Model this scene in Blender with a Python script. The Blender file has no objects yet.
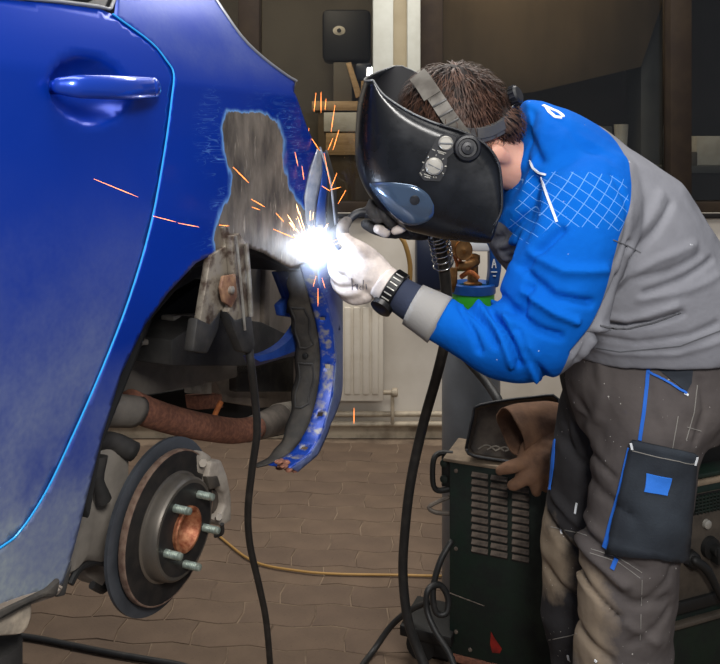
import bpy, bmesh, math, random
import numpy as np
from mathutils import Vector, Matrix, noise as mnoise
from mathutils.bvhtree import BVHTree
from mathutils.geometry import delaunay_2d_cdt
random.seed(7); np.random.seed(7)
SC = bpy.context.scene; COL = SC.collection

# ------------------------------------------------------------------ camera, world, lights
F, H, YH, CX = 800.0, 1.46, 140.0, 360.0
def at(px, py, Y): return Vector(((px-CX)*Y/F, Y, H-(py-YH)*Y/F))
cam_d = bpy.data.cameras.new('camera'); cam = bpy.data.objects.new('camera', cam_d); COL.objects.link(cam)
cam.location = (0, 0, H); cam.rotation_euler = (math.pi/2, 0, 0)
cam_d.sensor_fit = 'HORIZONTAL'; cam_d.sensor_width = 36; cam_d.lens = F*36/720
cam_d.shift_x = 0; cam_d.shift_y = -(332-YH)/720; cam_d.clip_start = 0.05
SC.camera = cam
SC.view_settings.view_transform = 'Standard'; SC.view_settings.look = 'None'
SC.view_settings.gamma = 1; SC.view_settings.use_curve_mapping = False
SC.view_settings.exposure = 0.0
w = bpy.data.worlds.new('world'); SC.world = w; w.use_nodes = True
w.node_tree.nodes['Background'].inputs[0].default_value = (0.80, 0.86, 1.0, 1)
w.node_tree.nodes['Background'].inputs[1].default_value = 0.22
def area(name, loc, target, size, power, color=(1, 1, 1), sy=None):
    d = bpy.data.lights.new(name, 'AREA'); d.energy = power; d.color = color; d.size = size
    if sy: d.shape = 'RECTANGLE'; d.size_y = sy
    o = bpy.data.objects.new(name, d); COL.objects.link(o); o.location = loc
    o.rotation_euler = (Vector(target)-Vector(loc)).to_track_quat('-Z', 'Y').to_euler(); return o
area('flash_light', (0.25, -0.25, 2.05), (0.15, 2.0, 0.9), 0.35, 34, (1, 0.97, 0.93))
area('ceiling_light_front', (0.1, 0.7, 3.4), (0.1, 1.5, 0.6), 1.8, 45, (1, 0.97, 0.92), 1.0)
area('back_fill_light', (0.2, 3.0, 3.3), (0.2, 3.3, 0), 2.4, 66, (1, 0.96, 0.90), 0.5)  # unseen fill added to brighten the back wall and floor
WELD = at(310.5, 248, 1.487)
pl = bpy.data.lights.new('arc_light', 'POINT'); pl.energy = 1.7; pl.color = (0.62, 0.76, 1.0); pl.shadow_soft_size = 0.008
plo = bpy.data.objects.new('arc_light', pl); COL.objects.link(plo); plo.location = WELD + Vector((0.010, -0.003, 0.0))

# ------------------------------------------------------------------ materials
def lin(c):
    if isinstance(c, str):
        c = c.lstrip('#'); c = [int(c[i:i+2], 16)/255 for i in (0, 2, 4)]
    return tuple(((x/12.92) if x <= .04045 else ((x+.055)/1.055)**2.4) for x in c)
class NT:
    def __init__(s, name):
        s.m = bpy.data.materials.new(name); s.m.use_nodes = True
        s.t = s.m.node_tree; s.b = s.t.nodes['Principled BSDF']; s.out = s.t.nodes['Material Output']
    def n(s, typ, **kw):
        x = s.t.nodes.new(typ)
        for k, v in kw.items(): setattr(x, k, v)
        return x
    def l(s, a, b): s.t.links.new(a, b)
    def val(s, x, sock):
        if hasattr(x, 'links') or isinstance(x, bpy.types.NodeSocket): s.l(x, sock)
        else: sock.default_value = x
    def math(s, op, a, b=0.0, clamp=False):
        x = s.n('ShaderNodeMath', operation=op, use_clamp=clamp); s.val(a, x.inputs[0]); s.val(b, x.inputs[1]); return x.outputs[0]
    def mix(s, f, a, b):
        x = s.n('ShaderNodeMix', data_type='RGBA'); s.val(f, x.inputs[0])
        for v, i in ((a, 6), (b, 7)): s.val((*v, 1) if isinstance(v, tuple) and len(v) == 3 else v, x.inputs[i])
        return x.outputs[2]
    def coord(s, scale=(1, 1, 1), rot=(0, 0, 0)):
        c = s.n('ShaderNodeTexCoord'); mp = s.n('ShaderNodeMapping'); s.l(c.outputs['Object'], mp.inputs[0])
        mp.inputs['Scale'].default_value = scale; mp.inputs['Rotation'].default_value = rot; return mp.outputs[0]
    def noise(s, scale, detail=4, rough=.6, vec=None, sc=(1, 1, 1), rot=(0, 0, 0), dist=0):
        x = s.n('ShaderNodeTexNoise'); s.l(vec or s.coord(sc, rot), x.inputs['Vector'])
        x.inputs['Scale'].default_value = scale; x.inputs['Detail'].default_value = detail
        x.inputs['Roughness'].default_value = rough; x.inputs['Distortion'].default_value = dist; return x.outputs[0]
    def ramp(s, f, lo, hi):
        x = s.n('ShaderNodeMapRange'); s.val(f, x.inputs[0]); x.inputs[1].default_value = lo; x.inputs[2].default_value = hi; return x.outputs[0]
    def attr(s, name): return s.n('ShaderNodeAttribute', attribute_name=name).outputs['Fac']
    def bump(s, h, strength=.3, dist=.002):
        x = s.n('ShaderNodeBump'); x.inputs['Strength'].default_value = strength; x.inputs['Distance'].default_value = dist
        s.l(h, x.inputs['Height']); s.l(x.outputs[0], s.b.inputs['Normal'])
    def base(s, c): s.val((*c, 1) if isinstance(c, tuple) else c, s.b.inputs['Base Color'])
    def set(s, **kw):
        for k, v in kw.items(): s.val(v, s.b.inputs[k.replace('_', ' ')])
M = {}
def mat(name, c, rough=.5, metal=0.0, c2=None, ns=20, lo=.4, hi=.65, bs=0, bump=.2, bd=.002, coat=0, spec=.5, sc=(1, 1, 1), rvar=0):
    t = NT(name); c = lin(c)
    if c2:
        f = t.ramp(t.noise(ns, sc=sc), lo, hi); t.base(t.mix(f, c, lin(c2)))
        if rvar: t.set(Roughness=t.math('ADD', t.math('MULTIPLY', f, rvar), rough))
        else: t.set(Roughness=rough)
    else: t.base(c); t.set(Roughness=rough)
    t.set(Metallic=metal); t.b.inputs['Coat Weight'].default_value = coat; t.b.inputs['Specular IOR Level'].default_value = spec
    if bs: t.bump(t.noise(bs, 5, sc=sc), bump, bd)
    M[name] = t.m; return t.m
def emis(name, c, s):
    t = NT(name); t.base((0, 0, 0)); t.b.inputs['Emission Color'].default_value = (*lin(c), 1); t.b.inputs['Emission Strength'].default_value = s; M[name] = t.m
mat('plastic_black', '#15161a', .45, c2='#24252a', ns=30, bs=200, bump=.1)
mat('rubber', '#1b1b1c', .6, c2='#2d2b29', ns=25, bs=120, bump=.15)
mat('cable', '#232323', .5, c2='#3b3835', ns=30, lo=.5, hi=.8)
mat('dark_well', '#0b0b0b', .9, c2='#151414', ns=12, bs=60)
mat('frame_dark', '#232221', .7, c2='#3a3735', ns=18, lo=.45, hi=.75, bs=90, bump=.3)
mat('frame_grey', '#6a645d', .75, c2='#878077', ns=9, bs=50, bump=.3)
mat('under_grey', '#8d8277', .8, c2='#6c6258', ns=10, bs=60, bump=.3)
mat('panel_dirt', '#a0958a', .8, c2='#756b60', ns=7, sc=(1, 1, .35), bs=50, bump=.3)
mat('liner', '#2a2724', .8, c2='#4c463e', ns=20, lo=.45, hi=.8, bs=60, bump=.4)
mat('rust', '#8a5a45', .85, c2='#6a4436', ns=110, lo=.38, hi=.6, bs=150, bump=.5)
mat('pipe_grey', '#6b6259', .7, .2, c2='#4c453f', ns=25, bs=80)
mat('rust_orange', '#c0713a', .75, c2='#8b4a2a', ns=60, bs=90)
mat('hub_copper', '#b07a58', .5, .5, c2='#84492f', ns=90, lo=.35, hi=.6, bs=150, bump=.4)
mat('rotor', '#46423f', .5, .6, c2='#5d554e', ns=30, bs=120, bump=.15)
mat('rotor_rim', '#7a6658', .8, .2, c2='#5d463b', ns=70, bs=100)
mat('rotor_dark', '#2b2a2a', .45, .5, c2='#3a3633', ns=40)
mat('hat_metal', '#5b5650', .45, .6, c2='#6f675d', ns=14, sc=(1, 1, .3))
mat('shield', '#4b4f55', .5, .35, c2='#393c41', ns=12)
mat('stud', '#b9c6ba', .35, .7, c2='#8f9c92', ns=90)
mat('caliper', '#a39a8e', .65, .2, c2='#857c72', ns=30, bs=90, bump=.4)
mat('trim_black', '#0d0d0f', .3)
mat('trim_grey', '#8d8f94', .35, .4)
mat('clamp_steel', '#8d8579', .5, .5, c2='#4d3f37', ns=40, lo=.42, hi=.6, bs=70, bump=.4)
mat('clamp_rust', '#8a6a50', .7, c2='#5e3f31', ns=50)
mat('clamp_bright', '#b8b6ae', .35, .7, c2='#8a8178', ns=40)
mat('white_bracket', '#a69d8f', .8, c2='#7d756a', ns=40)
mat('lift_rubber', '#8d8375', .9, c2='#c0b19c', ns=26, lo=.45, hi=.7, bs=70, bump=.6)
mat('wall_paint', '#d6cec1', .75, c2='#c2b8a8', ns=2.2, lo=.45, hi=.75, bs=14, bump=.12, bd=.004)
mat('col_white', '#b4b4aa', .6, c2='#a3a195', ns=4)
mat('col_beige', '#9f9278', .7, c2='#918469', ns=4)
mat('radiator', '#d9d0c0', .5, c2='#c2b6a2', ns=6, lo=.5, hi=.8)
mat('pipe_paint', '#b9ab94', .55, c2='#8a7d6a', ns=12, lo=.45, hi=.7)
mat('win_frame', '#2a211b', .75, c2='#33291f', ns=8, spec=.2)
mat('sill_dark', '#1a1615', .6, spec=.3)
mat('office_wall', '#6b6458', .8, c2='#5f584d', ns=2)
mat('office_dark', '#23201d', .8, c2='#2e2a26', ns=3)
mat('wood_light', '#c9a77a', .5, c2='#b18d60', ns=5, sc=(1, 8, 8))
mat('wood_brown', '#5a4a34', .7, c2='#463925', ns=3, sc=(1, 1, .3))
mat('chair_black', '#101014', .6)
mat('paper', '#ddd8cc', .8, c2='#c9c2b2', ns=10)
mat('cardboard', '#b59467', .8)
mat('navy', '#141c2c', .4, c2='#1e2a40', ns=8)
mat('cab_grey', '#595a58', .5, c2='#4b4c4a', ns=3)
mat('cyl_grey', '#7b7f84', .42, .1, c2='#6d7074', ns=5, bs=30, bump=.05)
mat('cyl_green', '#2fae2b', .4)
mat('cyl_blue', '#12519f', .4, c2='#0d4388', ns=10)
mat('brass', '#a5794a', .35, .8, c2='#7c5735', ns=30)
mat('chrome', '#c8c8c8', .2, .95)
mat('yellow_hose', '#a98245', .5)
mat('mach_green', '#14251d', .5, c2='#0e1713', ns=14, lo=.4, hi=.62, bs=60, bump=.25, rvar=.2)
mat('mach_vent', '#75685d', .65, c2='#4a413a', ns=40, bs=60)
mat('mach_top', '#8b7a66', .85, c2='#6c5e4f', ns=18, lo=.4, hi=.7, bs=60)
mat('mach_panel', '#4d453c', .65, c2='#3a342d', ns=22, lo=.4, hi=.68, bs=60)
mat('mach_black', '#121211', .6)
mat('red_paint', '#8c1f18', .5, c2='#5d1712', ns=30)
mat('leather', '#7d5c45', .85, c2='#573f31', ns=16, lo=.4, hi=.68, bs=45, bump=.5, bd=.004)
mat('tray_in', '#746759', .6, c2='#4a423b', ns=16, bs=50)
mat('helmet', '#0c0e12', .26, c2='#13161c', ns=14, bs=90, bump=.05, rvar=.1)
mat('helmet_in', '#16161a', .7)
mat('rim_grey', '#6d6f70', .4)
mat('visor', '#4a5d75', .16, .5, coat=.7)
mat('strap', '#4b4b4c', .42, c2='#5a5856', ns=20)
mat('strap_light', '#77736c', .35, .2, c2='#5b5650', ns=20)
mat('dial_grey', '#a7a49c', .4, .3)
mat('skin', '#d9a38d', .5, c2='#cf9480', ns=12); M['skin'].node_tree.nodes['Principled BSDF'].inputs['Subsurface Weight'].default_value = .08
mat('hair_under', '#1d1411', .8)
mat('hair', '#33231c', .5, c2='#5a4034', ns=60, spec=.3)
mat('knit_navy', '#252d42', .85, bs=260, bump=.4)
mat('cuff_grey', '#8f8d8a', .8, bs=200, bump=.2)
mat('seam_grey', '#55565b', .85)
mat('glove_white', '#c9beb7', .85, c2='#9d938f', ns=26, lo=.45, hi=.72, bs=220, bump=.35)
mat('glove_dark', '#2c2b2c', .75, c2='#5a5653', ns=28, lo=.5, hi=.72, bs=120, bump=.3)
mat('glove_tip', '#77706b', .8, c2='#4a4644', ns=30, bs=120)
mat('ink', '#3d3f52', .8)
mat('watch_black', '#0f0f10', .3)
mat('watch_line', '#b9b7b0', .35, .5)
mat('piping_white', '#d6dce4', .6)
mat('blue_cloth', '#1a63c8', .8, bs=200, bump=.2)
mat('pocket_navy', '#20262f', .85, c2='#2f3740', ns=9, lo=.45, hi=.75, bs=200, bump=.3)
mat('tab_blue', '#2b78e0', .75, bs=150, bump=.3)
mat('stitch', '#8a8782', .8)
mat('boot', '#26211d', .6)
mat('print_white', '#e8ecf0', .7)
mat('arch_blue', '#123a96', .4, .2, c2='#8a867e', ns=45, lo=.5, hi=.66, bs=60, bump=.3)
mat('bracket_blue', '#16357c', .45, .2, c2='#27488c', ns=30, lo=.4, hi=.7, bs=60, bump=.25)
mat('bare_flange', '#b9bcc4', .35, .6, c2='#8d97ad', ns=30)
mat('dark_blue_box', '#141d33', .4)
emis('spark_hot', '#ff8a3c', 6.0); emis('spark_white', '#ffc890', 9.0); emis('arc_core', '#dfe9ff', 60.0)

def mat_glass():
    t = NT('glass'); t.base((1, 1, 1)); t.set(Roughness=.02)
    t.b.inputs['Transmission Weight'].default_value = 1; t.b.inputs['IOR'].default_value = 1.45
    tr = t.n('ShaderNodeBsdfTransparent'); gl = t.n('ShaderNodeBsdfGlossy'); gl.inputs['Roughness'].default_value = .02
    tr.inputs[0].default_value = (.82, .82, .80, 1); fr = t.n('ShaderNodeFresnel'); mx = t.n('ShaderNodeMixShader')
    t.l(fr.outputs[0], mx.inputs[0]); t.l(tr.outputs[0], mx.inputs[1]); t.l(gl.outputs[0], mx.inputs[2]); t.l(mx.outputs[0], t.out.inputs[0]); M['glass'] = t.m
mat_glass()
def mat_paver():
    t = NT('paver'); oi = t.n('ShaderNodeObjectInfo')
    f = t.ramp(t.noise(7, 6), .3, .7); c = t.mix(f, lin('#5f4e3f'), lin('#735f4d'))
    c = t.mix(t.math('MULTIPLY', oi.outputs['Random'], .35), c, lin('#54443a'))
    g = t.ramp(t.noise(60, 4), .58, .72); c = t.mix(t.math('MULTIPLY', g, .3), c, lin('#3d3129'))
    t.base(c); t.set(Roughness=.8); t.bump(t.noise(120, 5), .35, .002); M['paver'] = t.m
mat_paver()
mat('joint', '#8a7763', .95, c2='#5f4f41', ns=9, bs=80)
def mat_paint():
    t = NT('car_paint')
    blue = (.0, .030, .33); bare = t.attr('bare'); dust = t.attr('dust')
    n1 = t.noise(45, 4, sc=(1, 1, .35)); d = t.math('ADD', bare, t.math('MULTIPLY', t.math('SUBTRACT', n1, .5), 9.0))
    hair = t.noise(16, 2, .5, sc=(.7, .7, 6.0), dist=1.6)      # fine sanding scratches running out of the bare patch
    fr = t.ramp(d, -4.5, -.5); sc = t.math('MULTIPLY', t.ramp(bare, -34.0, -3.0), t.ramp(t.math('ABSOLUTE', t.math('SUBTRACT', hair, .5)), .022, .004))
    fr = t.math('MAXIMUM', t.math('POWER', fr, 2.0), t.math('MULTIPLY', t.math('MULTIPLY', sc, t.ramp(t.noise(9, 2), .42, .62)), .8))
    sp = t.noise(160, 5); dn = t.noise(5, 5)
    dm = t.math('MULTIPLY', t.math('MULTIPLY', dust, t.ramp(dn, .25, .7)), t.math('ADD', .55, t.math('MULTIPLY', sp, .5)), True)
    c = t.mix(dm, blue, lin('#9aa5ae'))
    c = t.mix(fr, c, lin('#74a8e6'))
    m = t.ramp(d, -.6, .6)
    mn = t.noise(26, 5, sc=(1, 1, .4)); mc = t.mix(t.ramp(mn, .35, .65), lin('#8f8579'), lin('#56504b'))
    mc = t.mix(t.ramp(t.noise(70, 3, sc=(1.5, 1.5, .3)), .62, .75), mc, lin('#b5ab9c'))
    t.base(t.mix(m, c, mc)); t.set(Metallic=t.math('ADD', t.math('MULTIPLY', m, .2), .45))
    t.set(Roughness=t.math('ADD', .34, t.math('MULTIPLY', t.math('MAXIMUM', dm, m), .25)))
    t.b.inputs['Specular IOR Level'].default_value = .25
    t.set(Coat_Weight=t.math('SUBTRACT', .28, t.math('MAXIMUM', t.math('MULTIPLY', m, .7), t.math('MULTIPLY', dm, .6)), True))
    t.b.inputs['Coat Roughness'].default_value = .22
    t.bump(t.math('MULTIPLY', t.noise(80, 4, sc=(1, 1, .4)), m), .25, .002); M['car_paint'] = t.m
mat_paint()
mat('highlight_blue', '#2aa0e8', .3, .2, coat=.5)  # lighter blue standing in for lit paint on the door edge
mat('paint_plain', '#0f3cab', .3, .45, coat=.8)
def mat_jacket():
    t = NT('jacket'); bl = t.ramp(t.attr('blue'), -.0006, .0006); q = t.ramp(t.attr('quilt'), -.0005, .0005); cg = t.ramp(t.attr('chest'), -.0006, .0006)
    v = t.n('ShaderNodeTexCoord').outputs['Object']; sx = t.n('ShaderNodeSeparateXYZ'); t.l(v, sx.inputs[0])
    def lines(a, b, per):
        u = t.math('ADD', t.math('MULTIPLY', sx.outputs[0], a), t.math('MULTIPLY', sx.outputs[2], b))
        f = t.math('FRACT', t.math('DIVIDE', t.math('ADD', u, 10.0), per)); return t.ramp(t.math('ABSOLUTE', t.math('SUBTRACT', f, .5)), .038, .018)
    ln = t.math('MAXIMUM', lines(.62, .78, .019), lines(.75, -.66, .019))
    nz = t.ramp(t.noise(5, 4), .3, .7)
    cb = t.mix(nz, (.0, .083, .43), (.002, .115, .52)); cq = t.mix(t.math('MULTIPLY', ln, .85), (.001, .105, .48), lin('#6ba0e2'))
    cgy = t.mix(nz, lin('#76777e'), lin('#85868d')); c = t.mix(bl, cgy, t.mix(q, cb, cq))
    c = t.mix(cg, c, t.mix(t.ramp(t.noise(40, 4), .4, .65), lin('#767880'), lin('#5c606b')))
    sp = t.ramp(t.noise(90, 2), .76, .79); c = t.mix(t.math('MULTIPLY', sp, .7), c, lin('#cfd2d6'))
    t.base(c); t.set(Roughness=.9); t.b.inputs['Specular IOR Level'].default_value = .1
    t.bump(t.math('ADD', t.math('MULTIPLY', t.noise(14, 3), 2.5), t.math('MULTIPLY', t.noise(420, 2), .15)), .3, .006); M['jacket'] = t.m
mat_jacket()
def mat_trousers():
    t = NT('trousers'); kn = t.attr('knee'); nz = t.ramp(t.noise(6, 5), .3, .7)
    c = t.mix(nz, lin('#4f4a4a'), lin('#5d5755'))
    c = t.mix(t.ramp(t.attr('dark'), -.0006, .0006), c, lin('#333234'))  # shade on the far leg, mixed into the cloth colour
    kf = t.math('MULTIPLY', t.ramp(t.math('ADD', kn, t.math('MULTIPLY', t.math('SUBTRACT', t.noise(28, 5), .5), .06)), -.015, .02), .75)
    c = t.mix(kf, c, lin('#968672'))
    sp = t.ramp(t.noise(150, 2, .4), .755, .77); c = t.mix(t.math('MULTIPLY', sp, .8), c, lin('#cfccc6'))
    t.base(c); t.set(Roughness=.9); t.b.inputs['Specular IOR Level'].default_value = .15; t.bump(t.math('ADD', t.math('MULTIPLY', t.noise(13, 3), 2.5), t.math('MULTIPLY', t.noise(420, 2), .15)), .3, .006); M['trousers'] = t.m
mat_trousers()

# ------------------------------------------------------------------ geometry helpers
ORG = {}
def setp(o, label=None, cat=None, group=None, kind=None):
    if label: o['label'] = label
    if cat: o['category'] = cat
    if group: o['group'] = group
    if kind: o['kind'] = kind
    return o
def empty(name, loc, label, cat, group=None):
    o = bpy.data.objects.new(name, None); COL.objects.link(o); o.location = loc; o.empty_display_size = .05
    ORG[o.name] = Vector(loc); return setp(o, label, cat, group)
def link(name, me, m, parent=None, org=None, smooth=True):
    if parent is not None: org = ORG[parent.name]
    elif org is None: org = Vector((0, 0, 0))
    org = Vector(org); me.transform(Matrix.Translation(-org))
    o = bpy.data.objects.new(name, me); COL.objects.link(o)
    for x in (m if isinstance(m, (list, tuple)) else [m]): me.materials.append(M[x] if isinstance(x, str) else x)
    if parent is not None: o.parent = parent
    else: o.location = org
    ORG[o.name] = org
    if smooth:
        me.polygons.foreach_set('use_smooth', [True]*len(me.polygons))
        if smooth != 'all':
            try: me.set_sharp_from_angle(angle=math.radians(40))
            except Exception: pass
    return o
def catmull(P, n=6):
    P = [Vector(p) for p in P]
    if len(P) < 3: return [P[0].lerp(P[-1], i/n) for i in range(n+1)]
    Q = [P[0]*2-P[1]]+P+[P[-1]*2-P[-2]]; out = []
    for i in range(1, len(Q)-2):
        a, b, c, d = Q[i-1], Q[i], Q[i+1], Q[i+2]
        for k in range(n):
            t = k/n; out.append(.5*((2*b)+(c-a)*t+(2*a-5*b+4*c-d)*t*t+(3*b-a-3*c+d)*t**3))
    out.append(P[-1]); return out
def interp(R, n):
    R = list(R); return [R[0]]*(n) if len(R) == 1 else [float(np.interp(i/(n-1)*(len(R)-1), range(len(R)), R)) for i in range(n)]
class MB:
    def __init__(s): s.v = []; s.f = []; s.mi = []; s.cur = 0
    def add(s, vs, fs):
        b = len(s.v); s.v += [tuple(x) for x in vs]; s.f += [tuple(b+i for i in f) for f in fs]; s.mi += [s.cur]*len(fs); return s
    def rings(s, R, cap=True, closed=True):
        n = len(R[0]); vs = [p for r in R for p in r]; fs = []
        for i in range(len(R)-1):
            for j in range(n if closed else n-1):
                k = (j+1) % n; fs.append((i*n+j, i*n+k, (i+1)*n+k, (i+1)*n+j))
        if cap and closed: fs.append(tuple(range(n-1, -1, -1))); fs.append(tuple((len(R)-1)*n+j for j in range(n)))
        return s.add(vs, fs)
    def tube(s, P, r, seg=10, smooth=5, cap=True, flat=None, roundcap=False, up=None):
        P = [Vector(p) for p in P]; Q = catmull(P, smooth) if smooth and len(P) > 1 else P
        R = interp(r if isinstance(r, (list, tuple)) else [r], len(Q))
        if roundcap:
            d0 = (Q[0]-Q[1]).normalized(); d1 = (Q[-1]-Q[-2]).normalized(); r0, r1 = R[0], R[-1]
            A = [math.radians(x) for x in (85, 60, 30)]
            Q = [Q[0]+d0*r0*math.sin(a) for a in A]+Q+[Q[-1]+d1*r1*math.sin(a) for a in reversed(A)]
            R = [r0*math.cos(a) for a in A]+R+[r1*math.cos(a) for a in reversed(A)]
        T = [(Q[min(i+1, len(Q)-1)]-Q[max(i-1, 0)]).normalized() for i in range(len(Q))]
        nrm = Vector(up) if up else T[0].orthogonal(); rings = []
        for i, q in enumerate(Q):
            nrm = (nrm-T[i]*nrm.dot(T[i])).normalized(); b = T[i].cross(nrm)
            rr = R[i]; fl = flat or 1.0
            rings.append([q+nrm*rr*math.cos(2*math.pi*k/seg)+b*rr*fl*math.sin(2*math.pi*k/seg) for k in range(seg)])
        return s.rings(rings, cap)
    def box(s, c, size, rot=None, bev=0.0):
        c = Vector(c); hx, hy, hz = [x/2 for x in size]; m = rot or Matrix.Identity(3)
        bm = bmesh.new(); bmesh.ops.create_cube(bm, size=1)
        for v in bm.verts: v.co = Vector((v.co.x*2*hx, v.co.y*2*hy, v.co.z*2*hz))
        if bev: bmesh.ops.bevel(bm, geom=list(bm.edges), offset=bev, segments=2, affect='EDGES', profile=.5)
        bm.verts.index_update(); s.add([c+m@v.co for v in bm.verts], [[v.index for v in f.verts] for f in bm.faces]); bm.free(); return s
    def prism(s, P, d, bev=0.0):
        P = [Vector(p) for p in P]; d = Vector(d); n = len(P)
        bm = bmesh.new(); a = [bm.verts.new(p) for p in P]; b = [bm.verts.new(p+d) for p in P]
        bm.faces.new(a); bm.faces.new(list(reversed(b)))
        for i in range(n): bm.faces.new((a[(i+1) % n], a[i], b[i], b[(i+1) % n]))
        bmesh.ops.recalc_face_normals(bm, faces=bm.faces)
        if bev: bmesh.ops.bevel(bm, geom=list(bm.edges), offset=bev, segments=2, affect='EDGES', profile=.5)
        bmesh.ops.triangulate(bm, faces=[f for f in bm.faces if len(f.verts) > 4])
        bm.verts.index_update(); s.add([v.co.copy() for v in bm.verts], [[v.index for v in f.verts] for f in bm.faces]); bm.free(); return s
    def lathe(s, c, ax, prof, seg=40, cap=True):
        c = Vector(c); ax = Vector(ax).normalized(); e1 = ax.orthogonal().normalized(); e2 = ax.cross(e1)
        return s.rings([[c+ax*h+(e1*math.cos(2*math.pi*k/seg)+e2*math.sin(2*math.pi*k/seg))*max(r, 1e-4) for k in range(seg)] for r, h in prof], cap)
    def ell(s, c, axes, seg=24, rings=14):
        c = Vector(c); a, b, d = [Vector(x) for x in axes]; R = []
        for i in range(rings+1):
            th = math.pi*(i/rings); th = min(max(th, .02), math.pi-.02)
            R.append([c+d*math.cos(th)+(a*math.cos(2*math.pi*k/seg)+b*math.sin(2*math.pi*k/seg))*math.sin(th) for k in range(seg)])
        return s.rings(R)
    def mesh(s, name, recalc=True):
        me = bpy.data.meshes.new(name); me.from_pydata(s.v, [], s.f); me.polygons.foreach_set('material_index', s.mi)
        if recalc:
            bm = bmesh.new(); bm.from_mesh(me); bmesh.ops.recalc_face_normals(bm, faces=bm.faces); bm.to_mesh(me); bm.free()
        me.update(); return me
    def build(s, name, m, parent=None, org=None, smooth=True, recalc=True): return link(name, s.mesh(name, recalc), m, parent, org, smooth)
def solid(o, th, off=-1):
    md = o.modifiers.new('thickness', 'SOLIDIFY'); md.thickness = th; md.offset = off; return o
def remesh(mb, voxel, smooth=4, fac=.5):
    me = mb.mesh('tmp'); o = bpy.data.objects.new('tmp', me); COL.objects.link(o)
    r = o.modifiers.new('r', 'REMESH'); r.mode = 'VOXEL'; r.voxel_size = voxel
    if smooth: k = o.modifiers.new('s', 'SMOOTH'); k.iterations = smooth; k.factor = fac
    dg = bpy.context.evaluated_depsgraph_get(); new = bpy.data.meshes.new_from_object(o.evaluated_get(dg))
    bpy.data.objects.remove(o); bpy.data.meshes.remove(me); return new
def co_of(me): a = np.empty(len(me.vertices)*3); me.vertices.foreach_get('co', a); return a.reshape(-1, 3)
def no_of(me): a = np.empty(len(me.vertices)*3); me.vertices.foreach_get('normal', a); return a.reshape(-1, 3)
def setco(me, a): me.vertices.foreach_set('co', a.ravel()); me.update()
def sdist(P, poly):
    P = np.asarray(P, float); poly = np.asarray(poly, float); D = np.full(len(P), 1e9); ins = np.zeros(len(P), bool)
    for i in range(len(poly)):
        a, b = poly[i], poly[(i+1) % len(poly)]; ab = b-a; t = np.clip(((P-a)@ab)/max(ab@ab, 1e-12), 0, 1)
        D = np.minimum(D, np.linalg.norm(P-(a+t[:, None]*ab), axis=1))
        c = (a[1] > P[:, 1]) != (b[1] > P[:, 1]); den = b[1]-a[1] if abs(b[1]-a[1]) > 1e-12 else 1e-12
        ins ^= c & (P[:, 0] < (b[0]-a[0])*(P[:, 1]-a[1])/den+a[0])
    return np.where(ins, D, -D)
def ldist(P, line):
    P = np.asarray(P, float); D = np.full(len(P), 1e9)
    for a, b in zip(line[:-1], line[1:]):
        a = np.array(a, float); b = np.array(b, float); ab = b-a; t = np.clip(((P-a)@ab)/max(ab@ab, 1e-12), 0, 1)
        D = np.minimum(D, np.linalg.norm(P-(a+t[:, None]*ab), axis=1))
    return D
def fattr(me, name, arr): a = me.attributes.new(name, 'FLOAT', 'POINT'); a.data.foreach_set('value', np.asarray(arr, dtype=np.float32))
def bvh(me): return BVHTree.FromPolygons([v.co for v in me.vertices], [tuple(p.vertices) for p in me.polygons])
CAM0 = Vector((0, 0, H))
def hit(B, px, py):
    d = Vector(((px-CX)/F, 1, -(py-YH)/F)); p, n, i, dist = B.ray_cast(CAM0, d.normalized())
    if p is None:
        p, n, i, dist = B.find_nearest(at(px, py, 1.55))
    if n.dot(d) > 0: n = -n
    return p, n
def surf_line(B, pts, off, n=5):
    P = []
    for i in range(len(pts)-1):
        for k in range(n): P.append((pts[i][0]+(pts[i+1][0]-pts[i][0])*k/n, pts[i][1]+(pts[i+1][1]-pts[i][1])*k/n))
    P.append(pts[-1]); out = []
    for q in P:
        p, nn = hit(B, *q); out.append((p+nn*off, nn))
    return out
def ribbon(mb, PN, width, th=.0012):
    R = []
    for i, (p, n) in enumerate(PN):
        t = (PN[min(i+1, len(PN)-1)][0]-PN[max(i-1, 0)][0]).normalized(); s = t.cross(n).normalized()*width/2; R.append([p-s, p+s, p+s-n*th*2, p-s-n*th*2])
    mb.rings(R)
def patch(mb, B, quad, nu, nv, off, th):
    """a cloth patch laid over a surface: quad corners (px) a,b,c,d"""
    a, b, c, d = [np.array(q, float) for q in quad]; T = []; Bt = []
    for j in range(nv+1):
        for i in range(nu+1):
            u, v = i/nu, j/nv; q = a*(1-u)*(1-v)+b*u*(1-v)+c*u*v+d*(1-u)*v; p, n = hit(B, *q); T.append(p+n*off); Bt.append(p+n*(off-th))
    N = len(T); W = nu+1; fs = []
    for j in range(nv):
        for i in range(nu):
            k = j*W+i; fs.append((k, k+1, k+W+1, k+W)); fs.append((N+k, N+k+W, N+k+W+1, N+k+1))
    bd = list(range(W))+[j*W+nu for j in range(1, nv+1)]+[nv*W+i for i in range(nu-1, -1, -1)]+[j*W for j in range(nv-1, 0, -1)]
    for x, y in zip(bd, bd[1:]+bd[:1]): fs.append((x, N+x, N+y, y))
    mb.add(T+Bt, fs)

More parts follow.
